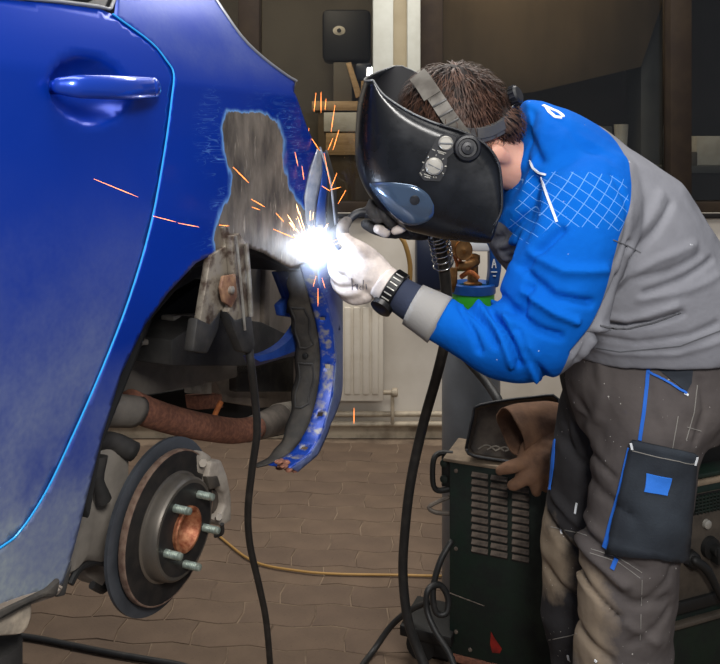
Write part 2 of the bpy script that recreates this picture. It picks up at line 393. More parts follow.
# ------------------------------------------------------------------ the setting
YW = H*F/(437-YH)
def zat(py, Y): return H-(py-YH)*Y/F
def xat(px, Y): return (px-CX)*Y/F
z_sill = zat(213, YW); z_top = 2.75
b = MB(); b.box((0, 2.2, -.0522), (8.4, 4.6, .10)); floor = setp(b.build('floor', 'joint', org=(0, 2.2, -.02)), kind='structure')
b = MB()
b.box((0, YW+.1, z_sill/2), (8.4, .2, z_sill)); b.box((0, YW+.1, (z_top+3.2)/2), (8.4, .2, 3.2-z_top))
b.box(((-4.2+xat(150, YW))/2, YW+.1, (z_sill+z_top)/2), (4.2+xat(150, YW), .2, z_top-z_sill))
wall = setp(b.build('wall_back', 'wall_paint', org=(0, YW, 0)), kind='structure')
# pale column between the two windows
b = MB(); x0, x1 = xat(373, YW-.02), xat(420, YW-.02)
for a, c, d in ((373, 393, .03), (407, 420, .03)):
    b.box(((xat(a, YW)+xat(c, YW))/2, YW+.085, (z_sill+z_top)/2), (xat(c, YW)-xat(a, YW), .23, z_top-z_sill), bev=.003)
trim = setp(b.build('trim_1', 'col_white', org=(0, YW, z_sill)), kind='structure')
b = MB(); b.box(((xat(392, YW)+xat(408, YW))/2, YW+.11, (z_sill+z_top)/2), (xat(409, YW)-xat(391, YW), .18, z_top-z_sill))
b.build('column_recess', 'col_beige', trim)
# windows: frame pieces, sill and pane
def window(n, bars, sillpx, panes):
    b = MB(); b.box(((xat(sillpx[0], YW)+xat(sillpx[1], YW))/2, YW+.09, z_sill+.025), (xat(sillpx[1], YW)-xat(sillpx[0], YW), .14, .05), bev=.004)
    b.box(((xat(sillpx[0], YW)+xat(sillpx[1], YW))/2, YW+.09, z_top-.03), (xat(sillpx[1], YW)-xat(sillpx[0], YW), .14, .06), bev=.004)
    o = setp(b.build('window_%d' % n, 'win_frame', org=(xat(sillpx[0], YW), YW, z_sill)), kind='structure')
    for a, c in bars:
        b = MB(); b.box(((xat(a, YW+.02)+xat(c, YW+.02))/2, YW+.08, (z_sill+z_top)/2), (xat(c, YW+.02)-xat(a, YW+.02), .12, z_top-z_sill-.02), bev=.004); b.build('mullion', 'win_frame', o)
    for a, c in panes:
        b = MB(); b.box(((xat(a, YW)+xat(c, YW))/2, YW+.1, (z_sill+z_top)/2), (xat(c, YW)-xat(a, YW), .006, z_top-z_sill-.05)); b.build('pane', 'glass', o)
    b = MB(); b.box(((xat(sillpx[0], YW)+xat(sillpx[1], YW))/2, YW+.04, z_sill-.012), (xat(sillpx[1], YW)-xat(sillpx[0], YW), .16, .022), bev=.004); b.build('window_sill', 'sill_dark', o)
window(1, [(150, 168), (238, 259)], (150, 373), [(168, 238), (259, 373)])
window(2, [(420, 443), (671, 692), (900, 921)], (420, 921), [(443, 671), (692, 900)])
b = MB(); b.box(((xat(921, YW)+4.2)/2, YW+.1, (z_sill+z_top)/2), (4.2-xat(921, YW), .2, z_top-z_sill)); b.build('wall_segment', 'wall_paint', wall)
# the office behind the windows
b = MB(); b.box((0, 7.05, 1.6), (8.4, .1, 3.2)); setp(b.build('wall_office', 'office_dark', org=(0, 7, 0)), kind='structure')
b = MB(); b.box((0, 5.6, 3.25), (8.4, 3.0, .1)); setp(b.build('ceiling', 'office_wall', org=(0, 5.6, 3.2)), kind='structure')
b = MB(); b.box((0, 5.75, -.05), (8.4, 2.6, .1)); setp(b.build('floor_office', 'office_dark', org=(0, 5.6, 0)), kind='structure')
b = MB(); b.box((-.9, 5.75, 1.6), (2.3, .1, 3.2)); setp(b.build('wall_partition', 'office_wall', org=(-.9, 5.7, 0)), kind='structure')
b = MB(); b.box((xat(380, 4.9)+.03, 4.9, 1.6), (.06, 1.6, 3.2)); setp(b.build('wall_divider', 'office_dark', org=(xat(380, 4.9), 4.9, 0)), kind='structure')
area('office_fill', (-.45, 4.35, 2.9), (-.35, 5.3, 1.5), .5, 13, (1, .86, .66))  # added fill for the office, no visible source
area('office_fill_right', (.9, 4.4, 3.0), (1.2, 5.4, 1.2), .6, 11, (1, .85, .62))  # second added fill, unseen, for the right side of the office
# floor pavers: interlocking zigzag stones, each one an object sharing one mesh
L, Wd = .225, .1125; z_, g = .009, .0014
def paver_poly(sg):
    base = [(0, 0), (L*.25, sg*z_), (L*.5, 0), (L*.75, -sg*z_), (L, 0)]
    lo = [(x+g, y+g) if 0 < i < 4 else (x+(g if i == 0 else -g), y+g) for i, (x, y) in enumerate(base)]
    hi = [(x, y+Wd-2*g) for x, y in lo]; s = Wd*.5
    return lo+[(L-g+.008*sg, s)]+hi[::-1]+[(g+.008*sg, s)]
PPS = (paver_poly(1), paver_poly(-1)); pc = (L/2, Wd/2)
def paver_geo(b, M4, dz, odd=0):
    PP = PPS[odd]
    ins = [(pc[0]+(x-pc[0])*.985, pc[1]+(y-pc[1])*.975) for x, y in PP]
    R = [[M4@Vector((x, y, zz)) for x, y in P] for P, zz in ((PP, -.025), (PP, -.003+dz), (ins, dz))]
    n = len(PP); vs = [p for r in R for p in r]; fs = []
    for i in range(2):
        for j in range(n): k = (j+1) % n; fs.append((i*n+j, i*n+k, (i+1)*n+k, (i+1)*n+j))
    fs.append(tuple(2*n+j for j in range(n))); b.add(vs, fs)
pmes = []
for odd in (0, 1): bp = MB(); paver_geo(bp, Matrix.Translation((-pc[0], -pc[1], 0)), 0, odd); pme = bp.mesh('paver'); pme.materials.append(M['paver']); pmes.append(pme)
rot = math.radians(-4); rest = MB(); cells = []
cr, sr = math.cos(rot), math.sin(rot)
for r in range(-26, 20):
    for c in range(-16, 17):
        x, y = c*L+(r % 2)*L*.5, r*Wd; X = x*cr-y*sr; Y = 2.9+x*sr+y*cr
        if -3.3 < X < 3.3 and .15 < Y < YW-.06: cells.append((X, Y, r % 2))
def seen(c):
    X, Y, _ = c; px = CX+F*X/Y; py = YH+F*H/Y; return (-15 < px < 470) and 430 < py < 690
near = sorted([c for c in cells if seen(c)], key=lambda c: c[1])[:300]; nset = set(near)
for X, Y, odd in near:
    o = bpy.data.objects.new('paver', pmes[odd]); COL.objects.link(o); o.parent = floor
    o.location = Vector((X, Y, random.uniform(-.0012, .0012)))-ORG['floor']; o.rotation_euler = (random.uniform(-.006, .006), random.uniform(-.006, .006), rot)
for c in cells:
    if c not in nset: paver_geo(rest, Matrix.Translation((c[0], c[1], 0))@Matrix.Rotation(rot, 4, 'Z')@Matrix.Translation((-pc[0], -pc[1], 0)), random.uniform(-.001, .001), c[2])
setp(rest.build('paver_field', 'paver', floor, smooth=False), kind='stuff')
# baseboard pipes
b = MB(); b.box((0, YW-.008, .035), (8.3, .016, .07)); setp(b.build('baseboard_back', 'pipe_paint', org=(0, YW, 0)), kind='structure')
b = MB(); b.tube([(-3.4, YW-.035, .125), (3.6, YW-.035, .125)], .013, 10, 0)
o = setp(b.build('heating_pipe', 'pipe_paint', org=(0, YW-.04, .125)), 'upper of two thin cream heating pipes along the wall foot', 'pipe')
b = MB(); b.tube([(-3.4, YW-.04, .078), (3.6, YW-.04, .078)], .013, 10, 0)
o = setp(b.build('heating_pipe', 'pipe_paint', org=(0, YW-.04, .078)), 'lower of two thin cream heating pipes, just above the floor', 'pipe')
# radiator
YR = YW-.10; rx0, rx1 = xat(285, YR), xat(383.5, YR); rz0, rz1 = zat(402, YR), zat(298, YR)
rad = empty('radiator', ((rx0+rx1)/2, YR, rz0), 'cream ribbed panel radiator on the wall behind the wheel arch', 'radiator')
b = MB(); b.box(((rx0+rx1)/2, YR+.035, (rz0+rz1)/2), (rx1-rx0, .06, rz1-rz0), bev=.008); b.build('radiator_body', 'radiator', rad)
k = 0; x = rx0+.02
while x < rx1-.03:
    b = MB(); b.box((x+.016, YR+.002, (rz0+rz1)/2-.004), (.032, .014, rz1-rz0-.08), bev=.006); b.build('radiator_rib', 'radiator', rad); x += .044
b = MB(); b.box(((rx0+rx1)/2, YR+.035, rz1+.004), (rx1-rx0+.004, .07, .012), bev=.003); b.build('top_grille', 'radiator', rad)
b = MB(); b.box((xat(368, YR), YR+.0, rz1+.026), (.045, .05, .03), bev=.004); b.build('wall_bracket', 'mach_black', rad)
b = MB(); b.lathe((rx1+.03, YR+.035, rz0+.035), (1, 0, 0), [(.008, -.035), (.011, -.034), (.011, .01), (.02, .012), (.022, .035), (.016, .04)], 14)
b.tube([(rx1+.045, YR+.035, rz0+.03), (rx1+.045, YR+.04, .09)], .009, 8, 0); b.build('valve', 'pipe_paint', rad)
# wall box and hose
b = MB(); yb = YW-.09; b.box(((xat(416, yb)+xat(452, yb))/2, yb+.04, (zat(236, yb)+zat(291, yb))/2), (xat(452, yb)-xat(416, yb), .085, zat(236, yb)-zat(291, yb)), bev=.02)
wb = setp(b.build('wall_box', 'dark_blue_box', org=(xat(434, yb), yb+.08, zat(291, yb))), 'dark navy rounded box mounted on the wall behind the brass gauges', 'box')
# things in the office
Yc = 5.1
ocab = empty('tall_cabinet', (xat(345, Yc), Yc+.2, 0), 'tall pale wooden cabinet behind the narrow window beside the car', 'cabinet')
b = MB(); b.box(((xat(318, Yc)+xat(373, Yc))/2, Yc+.2, zat(112, Yc)/2), (xat(373, Yc)-xat(318, Yc), .4, zat(112, Yc)), bev=.004); b.build('cabinet_body', 'wood_brown', ocab)
b = MB(); b.box(((xat(312, Yc)+xat(374, Yc))/2, Yc+.2, zat(106, Yc)), (xat(374, Yc)-xat(312, Yc), .44, .06), bev=.004); b.build('cabinet_top', 'wood_light', ocab)
b = MB(); b.box(((xat(324, Yc)+xat(371, Yc))/2, Yc-.012, zat(122, Yc)), (xat(371, Yc)-xat(324, Yc), .02, zat(112, Yc)-zat(131, Yc)), bev=.003); b.build('drawer', 'paper', ocab)
b = MB(); b.box(((xat(326, Yc)+xat(371, Yc))/2, Yc-.012, zat(144, Yc)), (xat(371, Yc)-xat(326, Yc), .02, zat(133, Yc)-zat(155, Yc)), bev=.003); b.build('drawer', 'wood_light', ocab)
ztop = zat(106, Yc)+.03
b = MB(); b.box(((xat(333, Yc)+xat(352, Yc))/2, Yc+.13, (ztop+zat(61.5, Yc))/2), (xat(352, Yc)-xat(333, Yc), .16, zat(61.5, Yc)-ztop), bev=.004)
setp(b.build('file_box', 'office_wall', org=(xat(343, Yc), Yc+.13, ztop)), 'grey upright box on the tall cabinet under the black case', 'box')
b = MB(); b.prism([at(346, 63, Yc), at(351, 62, Yc), at(362, 95, Yc), at(356, 98, Yc)], (0, .05, 0), .003)
setp(b.build('wooden_batten', 'wood_light', org=(xat(356, Yc), Yc, ztop)), 'tan wooden batten leaning on the grey box', 'batten')
b = MB(); b.box(((xat(361, Yc)+xat(371, Yc))/2, Yc+.1, (ztop+zat(80, Yc))/2), (xat(371, Yc)-xat(361, Yc), .1, zat(80, Yc)-ztop), bev=.004)
setp(b.build('cardboard_box', 'cardboard', org=(xat(366, Yc), Yc+.1, ztop)), 'small ochre cardboard box on the tall cabinet beside the column', 'box')
b = MB(); b.box(((xat(355, Yc)+xat(372, Yc))/2, Yc+.12, zat(71, Yc)), (xat(372, Yc)-xat(355, Yc), .16, zat(62, Yc)-zat(80, Yc)), bev=.02)
setp(b.build('blue_bag', 'navy', org=(xat(364, Yc), Yc+.12, zat(80, Yc))), 'dark blue bag lying on the ochre cardboard box', 'bag')
cs = empty('black_case', (xat(347, Yc), Yc+.14, zat(62, Yc)), 'black hard case with a white oval emblem on top of the pile', 'case')
b = MB(); b.box(((xat(322, Yc)+xat(371, Yc))/2, Yc+.13, (zat(8, Yc)+zat(61, Yc))/2), (xat(371, Yc)-xat(322, Yc), .2, zat(8, Yc)-zat(61, Yc)), bev=.035); b.build('case_body', 'chair_black', cs)
b = MB(); b.lathe((xat(339, Yc), Yc+.032, zat(30, Yc)), (0, -1, 0), [(.04, 0), (.04, .004), (.036, .006)], 24); o = b.build('emblem', 'paper', cs)
for v in o.data.vertices: v.co.z = (v.co.z-(zat(30, Yc)-cs.location.z))*.75+(zat(30, Yc)-cs.location.z)
b = MB(); b.lathe((xat(339, Yc), Yc+.025, zat(30, Yc)), (0, -1, 0), [(.014, 0), (.014, .004)], 16); b.build('emblem_centre', 'chair_black', cs)
b = MB(); b.prism([at(443, -25, 4.9), at(672, -25, 4.9), at(641, 67, 4.9), at(535, 92, 4.9), at(443, 103, 4.9)], (0, .03, 0), .004)
setp(b.build('brown_board', 'wood_brown', org=at(540, 95, 4.9)), 'large brown slanted board hanging behind the wide window above the head', 'board')
b = MB(); b.box(((xat(641, 5.0)+xat(668, 5.0))/2, 5.15, 1.2), (xat(668, 5.0)-xat(641, 5.0), .3, 2.4), bev=.006); oo = b.build('locker_body', 'cab_grey', None, (xat(655, 5), 5.15, 0))
setp(oo, 'tall narrow grey locker behind the window left of the mullion', 'locker'); oo.name = 'grey_locker'
Yd = 4.45; zl = zat(139, Yd)
lg = empty('counter', (xat(640, Yd), Yd+.1, 0), 'long dark counter behind the wide window glass', 'counter')
b = MB(); b.box(((xat(585, Yd)+xat(800, Yd))/2, Yd+.15, zat(166, Yd)-.02), (xat(800, Yd)-xat(585, Yd), .3, .04), bev=.003); b.build('counter_top', 'cab_grey', lg)
b = MB(); b.box(((xat(585, Yd)+xat(800, Yd))/2, Yd+.16, (zat(166, Yd)-.04)/2), (xat(800, Yd)-xat(585, Yd)-.04, .26, zat(166, Yd)-.04)); b.build('counter_front', 'office_dark', lg)
zc = zat(166, Yd)
def ob(name, px0, px1, py, m, lab, cat, d=.1, dy=.1):
    b = MB(); b.box(((xat(px0, Yd)+xat(px1, Yd))/2, Yd+dy+.05, (zc+zat(py, Yd))/2), (xat(px1, Yd)-xat(px0, Yd), d, zat(py, Yd)-zc), bev=.006)
    return setp(b.build(name, m, org=((xat(px0, Yd)+xat(px1, Yd))/2, Yd+dy, zc)), lab, cat)
ob('storage_box', 588, 618, 126, 'cab_grey', 'grey box on the counter behind the man’s back', 'box')
b = MB(); b.lathe((xat(627, Yd), Yd+.1, zc), (0, 0, 1), [(.026, 0), (.04, zat(124, Yd)-zc), (.037, zat(124, Yd)-zc), (.024, .01)], 18)
setp(b.build('paper_cup', 'paper', org=(xat(627, Yd), Yd+.1, zc)), 'white paper cup on the counter just above the jacket back', 'cup')
ob('storage_box', 704, 735, 136, 'paper', 'pale box on the counter right of the window mullion', 'box')
ob('storage_box', 694, 703, 152, 'office_wall', 'low taupe box on the counter next to the mullion', 'box', .16)

# ------------------------------------------------------------------ the car on its lift
CU = Vector((.395, .919, 0)).normalized(); CN = Vector((CU.y, -CU.x, 0)); CP = Vector((-.333, .935, H))
UP = Vector((0, 0, 1))
def bulge(w, t=0):
    o = 0
    if w > .078: s = w-.078; o -= .22*s+1.1*s*s
    if w < -.1: s = -.1-w; o -= .16*s*s*max(0, 1-max(0, t-.45)/.2)
    return o
def plan(t): return -2.5*max(0, t-.71)**2
def body_o(t, w): return bulge(w, t)+plan(t)
def body(t, w, extra=0): return CP+CU*t+CN*(body_o(t, w)+extra)+UP*w
def ray(px, py): return Vector(((px-CX)/F, 1, -(py-YH)/F))
def on_body(px, py):
    d = ray(px, py); c2 = Vector((CP.x, CP.y, 0))
    def g(Y): q = d*Y-c2; q.z = 0; t = q.dot(CU); return q.dot(CN)-body_o(t, d.z*Y), t, d.z*Y
    lo = .4; best = (1e9, None); Y = .4
    while Y < 2.4:
        v, t, wv = g(Y)
        if v < 0:
            hi = Y; lo = Y-.02
            for _ in range(40):
                m = (lo+hi)/2
                if g(m)[0] < 0: hi = m
                else: lo = m
            return g(hi)[1:]
        if v < best[0]: best = (v, (t, wv))
        Y += .02
    return best[1]
def on_plane(px, py, off):     # a plane parallel to the car's flank, off metres further inside
    d = ray(px, py); Y = (Vector((CP.x, CP.y, 0)).dot(CN)-off)/d.dot(CN); return CAM0+d*Y
HUB = on_plane(185.5, 529, .085)
car = empty('car', (HUB.x-.3, HUB.y+.15, .85), 'blue car raised on a lift, wheel off, its flank cut back to bare metal', 'car')
def poly_mesh(outline, step, inside_extra=None):
    """triangulated sheet over a (t,w) outline following the body surface"""
    n = len(outline); O = []
    for i in range(n):
        a, c = np.array(outline[i]), np.array(outline[(i+1) % n]); k = max(1, int(np.linalg.norm(c-a)/step))
        for j in range(k): O.append(tuple(a+(c-a)*j/k))
    A = np.array(O); lo, hi = A.min(0), A.max(0)
    gx, gy = np.meshgrid(np.arange(lo[0], hi[0], step), np.arange(lo[1], hi[1], step*.9)); gx[::2] += step*.5
    G = np.stack([gx.ravel(), gy.ravel()], 1); G = G[sdist(G, A) > step*.55]
    pts = [Vector(p) for p in O]+[Vector(p) for p in G]
    vs, es, fs, *_ = delaunay_2d_cdt(pts, [], [list(range(len(O)))], 1, 1e-6)
    return np.array([tuple(v) for v in vs]), [tuple(f) for f in fs]
def to_px(P): P = np.asarray(P); return np.stack([CX+F*P[:, 0]/P[:, 1], YH+F*(H-P[:, 2])/P[:, 1]], 1)
def smooth_poly(P, n=4): return [tuple(p)[:2] for p in catmull([Vector((x, y, 0)) for x, y in P], n)]
ident = lambda x: x
# --- rear door
gap = smooth_poly([(112, 14), (150, 42), (166, 61), (173, 74), (171, 98), (164, 150), (150, 225), (128, 300), (100, 372), (70, 440), (45, 492), (20, 530), (0, 547), (-70, 590)])
winline = [(-70, -8), (0, -1), (60, 4), (100, 9), (112, 14)]
door_o = [on_body(*p) for p in winline[:-1]+gap]
V, Fc = poly_mesh(door_o, .009)
bc = on_body(93, 90); bx = on_body(133, 90)[0]-on_body(53, 90)[0]; bz = on_body(93, 56)[1]-on_body(93, 123)[1]
pts = []
for t, wv in V:
    q = ((t-bc[0])/(bx*.5))**2+((wv-bc[1])/(bz*.5))**2
    pts.append(body(t, wv, -.034*(1-q)**.8 if q < 1 else 0))
me = bpy.data.meshes.new('rear_door'); me.from_pydata([tuple(p) for p in pts], [], Fc); me.update()
wv = V[:, 1]; fattr(me, 'bare', np.full(len(V), -60.0)); fattr(me, 'dust', np.clip(.01+1.35*np.clip((.0-wv)/.42, 0, 1)**1.8, 0, 1.3))
door = link('rear_door', me, 'car_paint', car, smooth='all'); solid(door, .0012)
ctr = Vector((0, 0, 0))
def fixn(o, toward):
    bm = bmesh.new(); bm.from_mesh(o.data); s = sum((f.normal.dot(toward) for f in bm.faces))
    if s < 0: bmesh.ops.reverse_faces(bm, faces=bm.faces)
    bm.to_mesh(o.data); bm.free()
fixn(door, CN)
# highlight on the door edge, painted in as a lighter blue bead
b = MB(); P = [body(*on_body(*p), .0012) for p in gap]; b.tube(P, .0013, 6, 0); b.build('door_edge_highlight', 'highlight_blue', door)
# handle
def hp(px, py, e=.0): t, q = on_body(px, py); return body(t, q, e)
b = MB(); hh = [hp(52, 86, .012), hp(62, 87, .024), hp(85, 88, .031), hp(110, 88.5, .031), hp(136, 88, .024)]
b.tube(hh, [.010, .0135, .0145, .0145, .0135], 14, 4, flat=.62, roundcap=True, up=UP)
b.tube([hp(58, 87, .02), hp(60, 87, -.03)], [.008, .009], 10, 0)
hd = b.build('door_handle', 'paint_plain', door, smooth='all')
b = MB(); b.tube([hp(138.5, 88, .024), hp(146, 89, .016)], [.0135, .012], 14, 3, flat=.62, roundcap=True, up=UP)
b.tube([hp(140, 88, .02), hp(140, 89, -.01)], [.010, .010], 10, 0); b.build('handle_cap', 'paint_plain', door, smooth='all')
# window glass and trims
tw = [on_body(*p) for p in [(-70, -11), (0, -3.5), (60, 1.5), (98, 6.5), (109, 9), (112, 4), (116, -6)]]
b = MB(); b.tube([body(t, q, .001) for t, q in tw], .0022, 8, 3); b.build('window_trim', 'trim_grey', car)
t2 = [on_body(*p) for p in [(-70, -9), (0, -2), (60, 3), (100, 8), (109, 10), (113, 4), (118, -8), (118, -60), (-70, -70)]]
b = MB(); b.prism([body(t, q, -.004) for t, q in t2], -CN*.004); b.build('window_glass', 'trim_black', car)
b = MB(); b.tube([body(*on_body(*p), -.001) for p in [(-70, -20), (0, -12), (60, -6), (92, -2), (98, -10)]], .002, 8, 3); b.build('window_gasket', 'trim_grey', car)
# --- quarter panel
arch_front = [(291, 268), (284, 265), (264, 253), (249, 248), (234, 247), (219, 251), (196, 263), (168, 293), (145, 325), (121, 374), (102, 438), (88, 493), (74, 549), (63, 584)]
rear_top = [(116, 0), (122, -30), (196, -30), (216, 0), (240, 35), (262, 57), (295, 82), (294, 92), (307, 127), (317, 150), (309, 170), (304, 198), (306, 222), (311, 236)]
lip_px = [(309, 262), (318, 282), (327, 305), (333, 330), (336, 360), (333, 395), (324, 428), (311, 453), (291, 468)]
lip = [on_body(*p) for p in lip_px]
wz = lambda py: -(py-YH)*1.62/F
rear_tw = [(.70, wz(240)), (.78, wz(252)), (.90, wz(275)), (.92, wz(365)), (.82, wz(385))]+[on_body(*p) for p in [(331, 424), (328, 434), (317, 456), (298, 472)]]
q_o = [on_body(*p) for p in [(114.5, 13)]+rear_top]+rear_tw+lip[::-1]+[on_body(*p) for p in arch_front]
q_o += [on_body(*p) for p in [(54, 590), (0, 606), (-70, 640), (-70, 594)]]+[(a+.0035, c-.0012) for a, c in [on_body(*p) for p in gap[::-1]]][1:]
V, Fc = poly_mesh(q_o, .0062)
pts = [body(t, q) for t, q in V]; px = to_px([tuple(p) for p in pts])
bare_poly = [(228, 111), (246, 113), (262, 113), (277, 122), (283, 140), (283, 165), (287, 185), (300, 205), (312, 215), (318, 228), (318, 300), (290, 300), (240, 262), (216, 256), (214, 240), (222, 210), (230, 195), (232, 175), (225, 150), (223, 128)]
me = bpy.data.meshes.new('quarter_panel'); me.from_pydata([tuple(p) for p in pts], [], Fc); me.update()
fattr(me, 'bare', sdist(px, bare_poly)); q = V[:, 1]; fattr(me, 'dust', np.clip(1.3*np.clip((-.26-q)/.2, 0, 1)+.30*np.clip((q-.08)/.05, 0, 1), 0, 1.3))
quarter = link('quarter_panel', me, 'car_paint', car, smooth='all'); fixn(quarter, CN); solid(quarter, .0012)
# sill seam below the door and its dirty lower edge
b = MB(); b.tube([body(*on_body(*p), -.004) for p in [(-70, 644), (0, 609), (52, 592), (60, 585)]], .008, 8, 3); b.build('sill_seam', 'under_grey', car)
b = MB(); b.prism([on_plane(-70, 640, .02), on_plane(50, 590, .02), on_plane(62, 578, .02), on_plane(58, 597, .02), on_plane(40, 599, .02), on_plane(-70, 660, .02)], -CN*.16, .004); b.build('sill_underside', 'liner', car)
# arch lip at the rear with clip holes, liner behind it
def lipf(px_list, n=8):
    return [body(*on_body(*p)) for p in smooth_poly(px_list, n)]
LP = lipf(lip_px); b = MB(); cols = 6; Wf = .030
def lipw(s): return Wf*(.55+.45*min(1, s*4))*(1 if s < .75 else 1+.5*(s-.75)*4)
vs = []; fs = []
for i, p in enumerate(LP):
    s = i/(len(LP)-1)
    for k in range(cols+1): u = k/cols; vs.append(p-CN*lipw(s)*u-CU*.010*math.sin(u*1.6)*(1 if s < .8 else .5))
holes = {20, 33, 44, 54}
for i in range(len(LP)-1):
    for k in range(cols):
        if i in holes and k in (2, 3): continue
        fs.append((i*(cols+1)+k, i*(cols+1)+k+1, (i+1)*(cols+1)+k+1, (i+1)*(cols+1)+k))
b.add(vs, fs); o = b.build('wheel_arch_lip', 'arch_blue', car, recalc=False, smooth='all'); solid(o, .0014, 0)
b = MB(); vs = []; fs = []; LL = []
for i, p in enumerate(LP[3:]):
    s = (i+3)/(len(LP)-1); tp = (1-.62*max(0, (s-.62)/.38))*min(1, .35+s*2.2); q0 = p-CN*lipw(s)-CU*.004
    row = [q0-CN*a*tp+CU*c+CN*.0025*math.sin(i*.8)*(a > 0) for a, c in ((0, 0), (.012, -.010), (.026, -.016), (.040, -.017), (.052, -.012))]; LL.append(row); vs += row
n4 = 5
for i in range(len(LL)-1):
    for k in range(n4-1): fs.append((i*n4+k, i*n4+k+1, (i+1)*n4+k+1, (i+1)*n4+k))
b.add(vs, fs); o = b.build('wheel_liner', 'liner', car, recalc=False, smooth='all'); solid(o, .003, 0)
for i0, i1 in ((14, 26), (30, 40)):
    b = MB(); lp = [LL[i][1] for i in range(i0, i1)]+[LL[i1][k] for k in (2, 3)]+[LL[i][3] for i in range(i1-1, i0, -1)]+[LL[i0][k] for k in (3, 2, 1)]
    b.tube([x+CU*-.003 for x in lp], .0022, 6, 0); b.build('liner_rib', 'frame_dark', o)
b = MB(); b.lathe(LL[28][2], -CU, [(.006, 0), (.006, .005), (.002, .006)], 10); b.build('liner_clip', 'mach_black', o)
b = MB()
for i in range(26):
    p = on_plane(random.uniform(278, 300), random.uniform(459, 470), random.uniform(.02, .06)); b.ell(p, (Vector((random.uniform(.004, .010), 0, 0)), Vector((0, random.uniform(.004, .01), 0)), Vector((0, .002, random.uniform(.002, .005)))), 7, 4)
setp(b.build('rusty_flakes', 'rust', car), kind='stuff')
# opened rear corner: bright bare flange, blue strip with square holes, dark channel
def strip(name, pa, pb, ya, m, holes=(), d=.004):
    A = [at(x, y, ya) for x, y in smooth_poly(pa, 4)]; B_ = [at(x, y, ya+.02) for x, y in smooth_poly(pb, 4)]; nn = min(len(A), len(B_)); b = MB(); vs = []; fs = []
    for i in range(nn):
        for k in range(6): vs.append(A[i].lerp(B_[i], k/5)+Vector((0, -.004*math.sin(k/5*math.pi), 0)))
    for i in range(nn-1):
        for k in range(5):
            if i in holes and k in (1, 2, 3): continue
            fs.append((i*6+k, i*6+k+1, (i+1)*6+k+1, (i+1)*6+k))
    b.add(vs, fs); o = b.build(name, m, car, recalc=False); solid(o, .002, 0); return o
strip('bare_flange', [(317, 149), (309, 172), (304, 198), (305, 222), (309, 240)], [(321, 151), (322, 172), (317, 198), (314, 222), (315, 240)], 1.575, 'bare_flange')
strip('corner_strip', [(322, 152), (321, 180), (317, 205), (315, 232), (317, 270), (322, 300), (330, 330)], [(325, 152), (328, 180), (326, 205), (326, 232), (330, 270), (334, 300), (340, 330)], 1.60, 'bracket_blue', (11, 13, 15))
strip('corner_channel', [(325, 150), (328, 178), (327, 205), (327, 235), (331, 275)], [(327, 150), (335, 180), (337, 205), (338, 235), (341, 275)], 1.64, 'frame_dark')
b = MB(); b.tube([at(320, 147, 1.59), at(330, 180, 1.6), at(334, 212, 1.6), at(337, 240, 1.6)], .0022, 6, 4); b.build('seam_edge', 'bare_flange', car)
# trim where hatch closes, along the pillar
b = MB(); b.tube([body(*on_body(*p), .0005) for p in [(196, -30), (216, 0), (240, 35), (262, 57), (286, 75), (296, 81)]], .0028, 8, 3); b.build('pillar_gasket', 'trim_grey', car)
b = MB(); b.prism([body(*on_body(*p), -.001) for p in [(283, 72), (297, 82), (294, 96), (286, 80)]], -CN*.04, .003); b.build('hatch_corner', 'trim_grey', car)
# interior of the rear body so it is not hollow
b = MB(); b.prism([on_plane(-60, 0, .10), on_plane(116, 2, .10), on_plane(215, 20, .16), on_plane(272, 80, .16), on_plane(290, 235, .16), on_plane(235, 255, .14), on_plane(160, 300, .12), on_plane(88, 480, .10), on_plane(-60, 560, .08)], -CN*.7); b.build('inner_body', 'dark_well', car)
# wheel housing and underbody
def cplate(name, pp, off, th, m, par=car, bev=.004):
    b = MB(); b.prism([on_plane(x, y, off) for x, y in pp], -CN*th, bev); return b.build(name, m, par)
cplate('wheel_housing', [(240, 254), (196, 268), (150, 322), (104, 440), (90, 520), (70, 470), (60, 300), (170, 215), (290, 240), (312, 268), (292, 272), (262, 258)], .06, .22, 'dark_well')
cplate('inner_side_panel', [(240, 250), (326, 262), (326, 430), (300, 430), (300, 345), (240, 345)], .235, .02, 'panel_dirt')
cplate('pressed_rib', [(266, 258), (271, 258), (270, 340), (264, 340)], .222, .014, 'under_grey', bev=.004)
cplate('underbody_panel', [(236, 338), (326, 338), (326, 392), (236, 392)], .30, .02, 'liner')
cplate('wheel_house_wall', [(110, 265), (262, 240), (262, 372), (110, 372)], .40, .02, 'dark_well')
cplate('frame_rail', [(172, 340), (205, 318), (262, 322), (304, 342), (302, 357), (262, 366), (172, 366)], .17, .12, 'frame_dark', bev=.003)
cplate('frame_rail', [(150, 320), (205, 280), (250, 280), (250, 330), (172, 345)], .26, .05, 'dark_well', bev=.004)
cplate('frame_rail', [(138, 340), (180, 337), (180, 343), (138, 346)], .22, .03, 'frame_grey', bev=.003)
cplate('frame_rail', [(174, 316), (206, 314), (206, 320), (174, 322)], .22, .03, 'frame_grey', bev=.003)
cplate('frame_rail', [(120, 346), (176, 342), (176, 356), (120, 358)], .26, .04, 'frame_dark', bev=.003)
cplate('underbody_panel', [(96, 420), (130, 358), (172, 356), (262, 362), (262, 372), (200, 386), (130, 398)], .30, .03, 'frame_grey')
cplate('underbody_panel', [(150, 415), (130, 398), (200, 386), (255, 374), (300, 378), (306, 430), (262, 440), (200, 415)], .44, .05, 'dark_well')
cplate('underbody_panel', [(215, 380), (305, 366), (306, 404), (262, 408), (225, 402)], .36, .03, 'under_grey')
cplate('hanger_bracket', [(192, 387), (203, 384), (203, 380), (212, 380), (212, 394), (192, 394)], .30, .02, 'white_bracket', bev=.002)
cplate('hanger_block', [(196, 396), (222, 394), (224, 408), (198, 410)], .31, .03, 'rust', bev=.003)
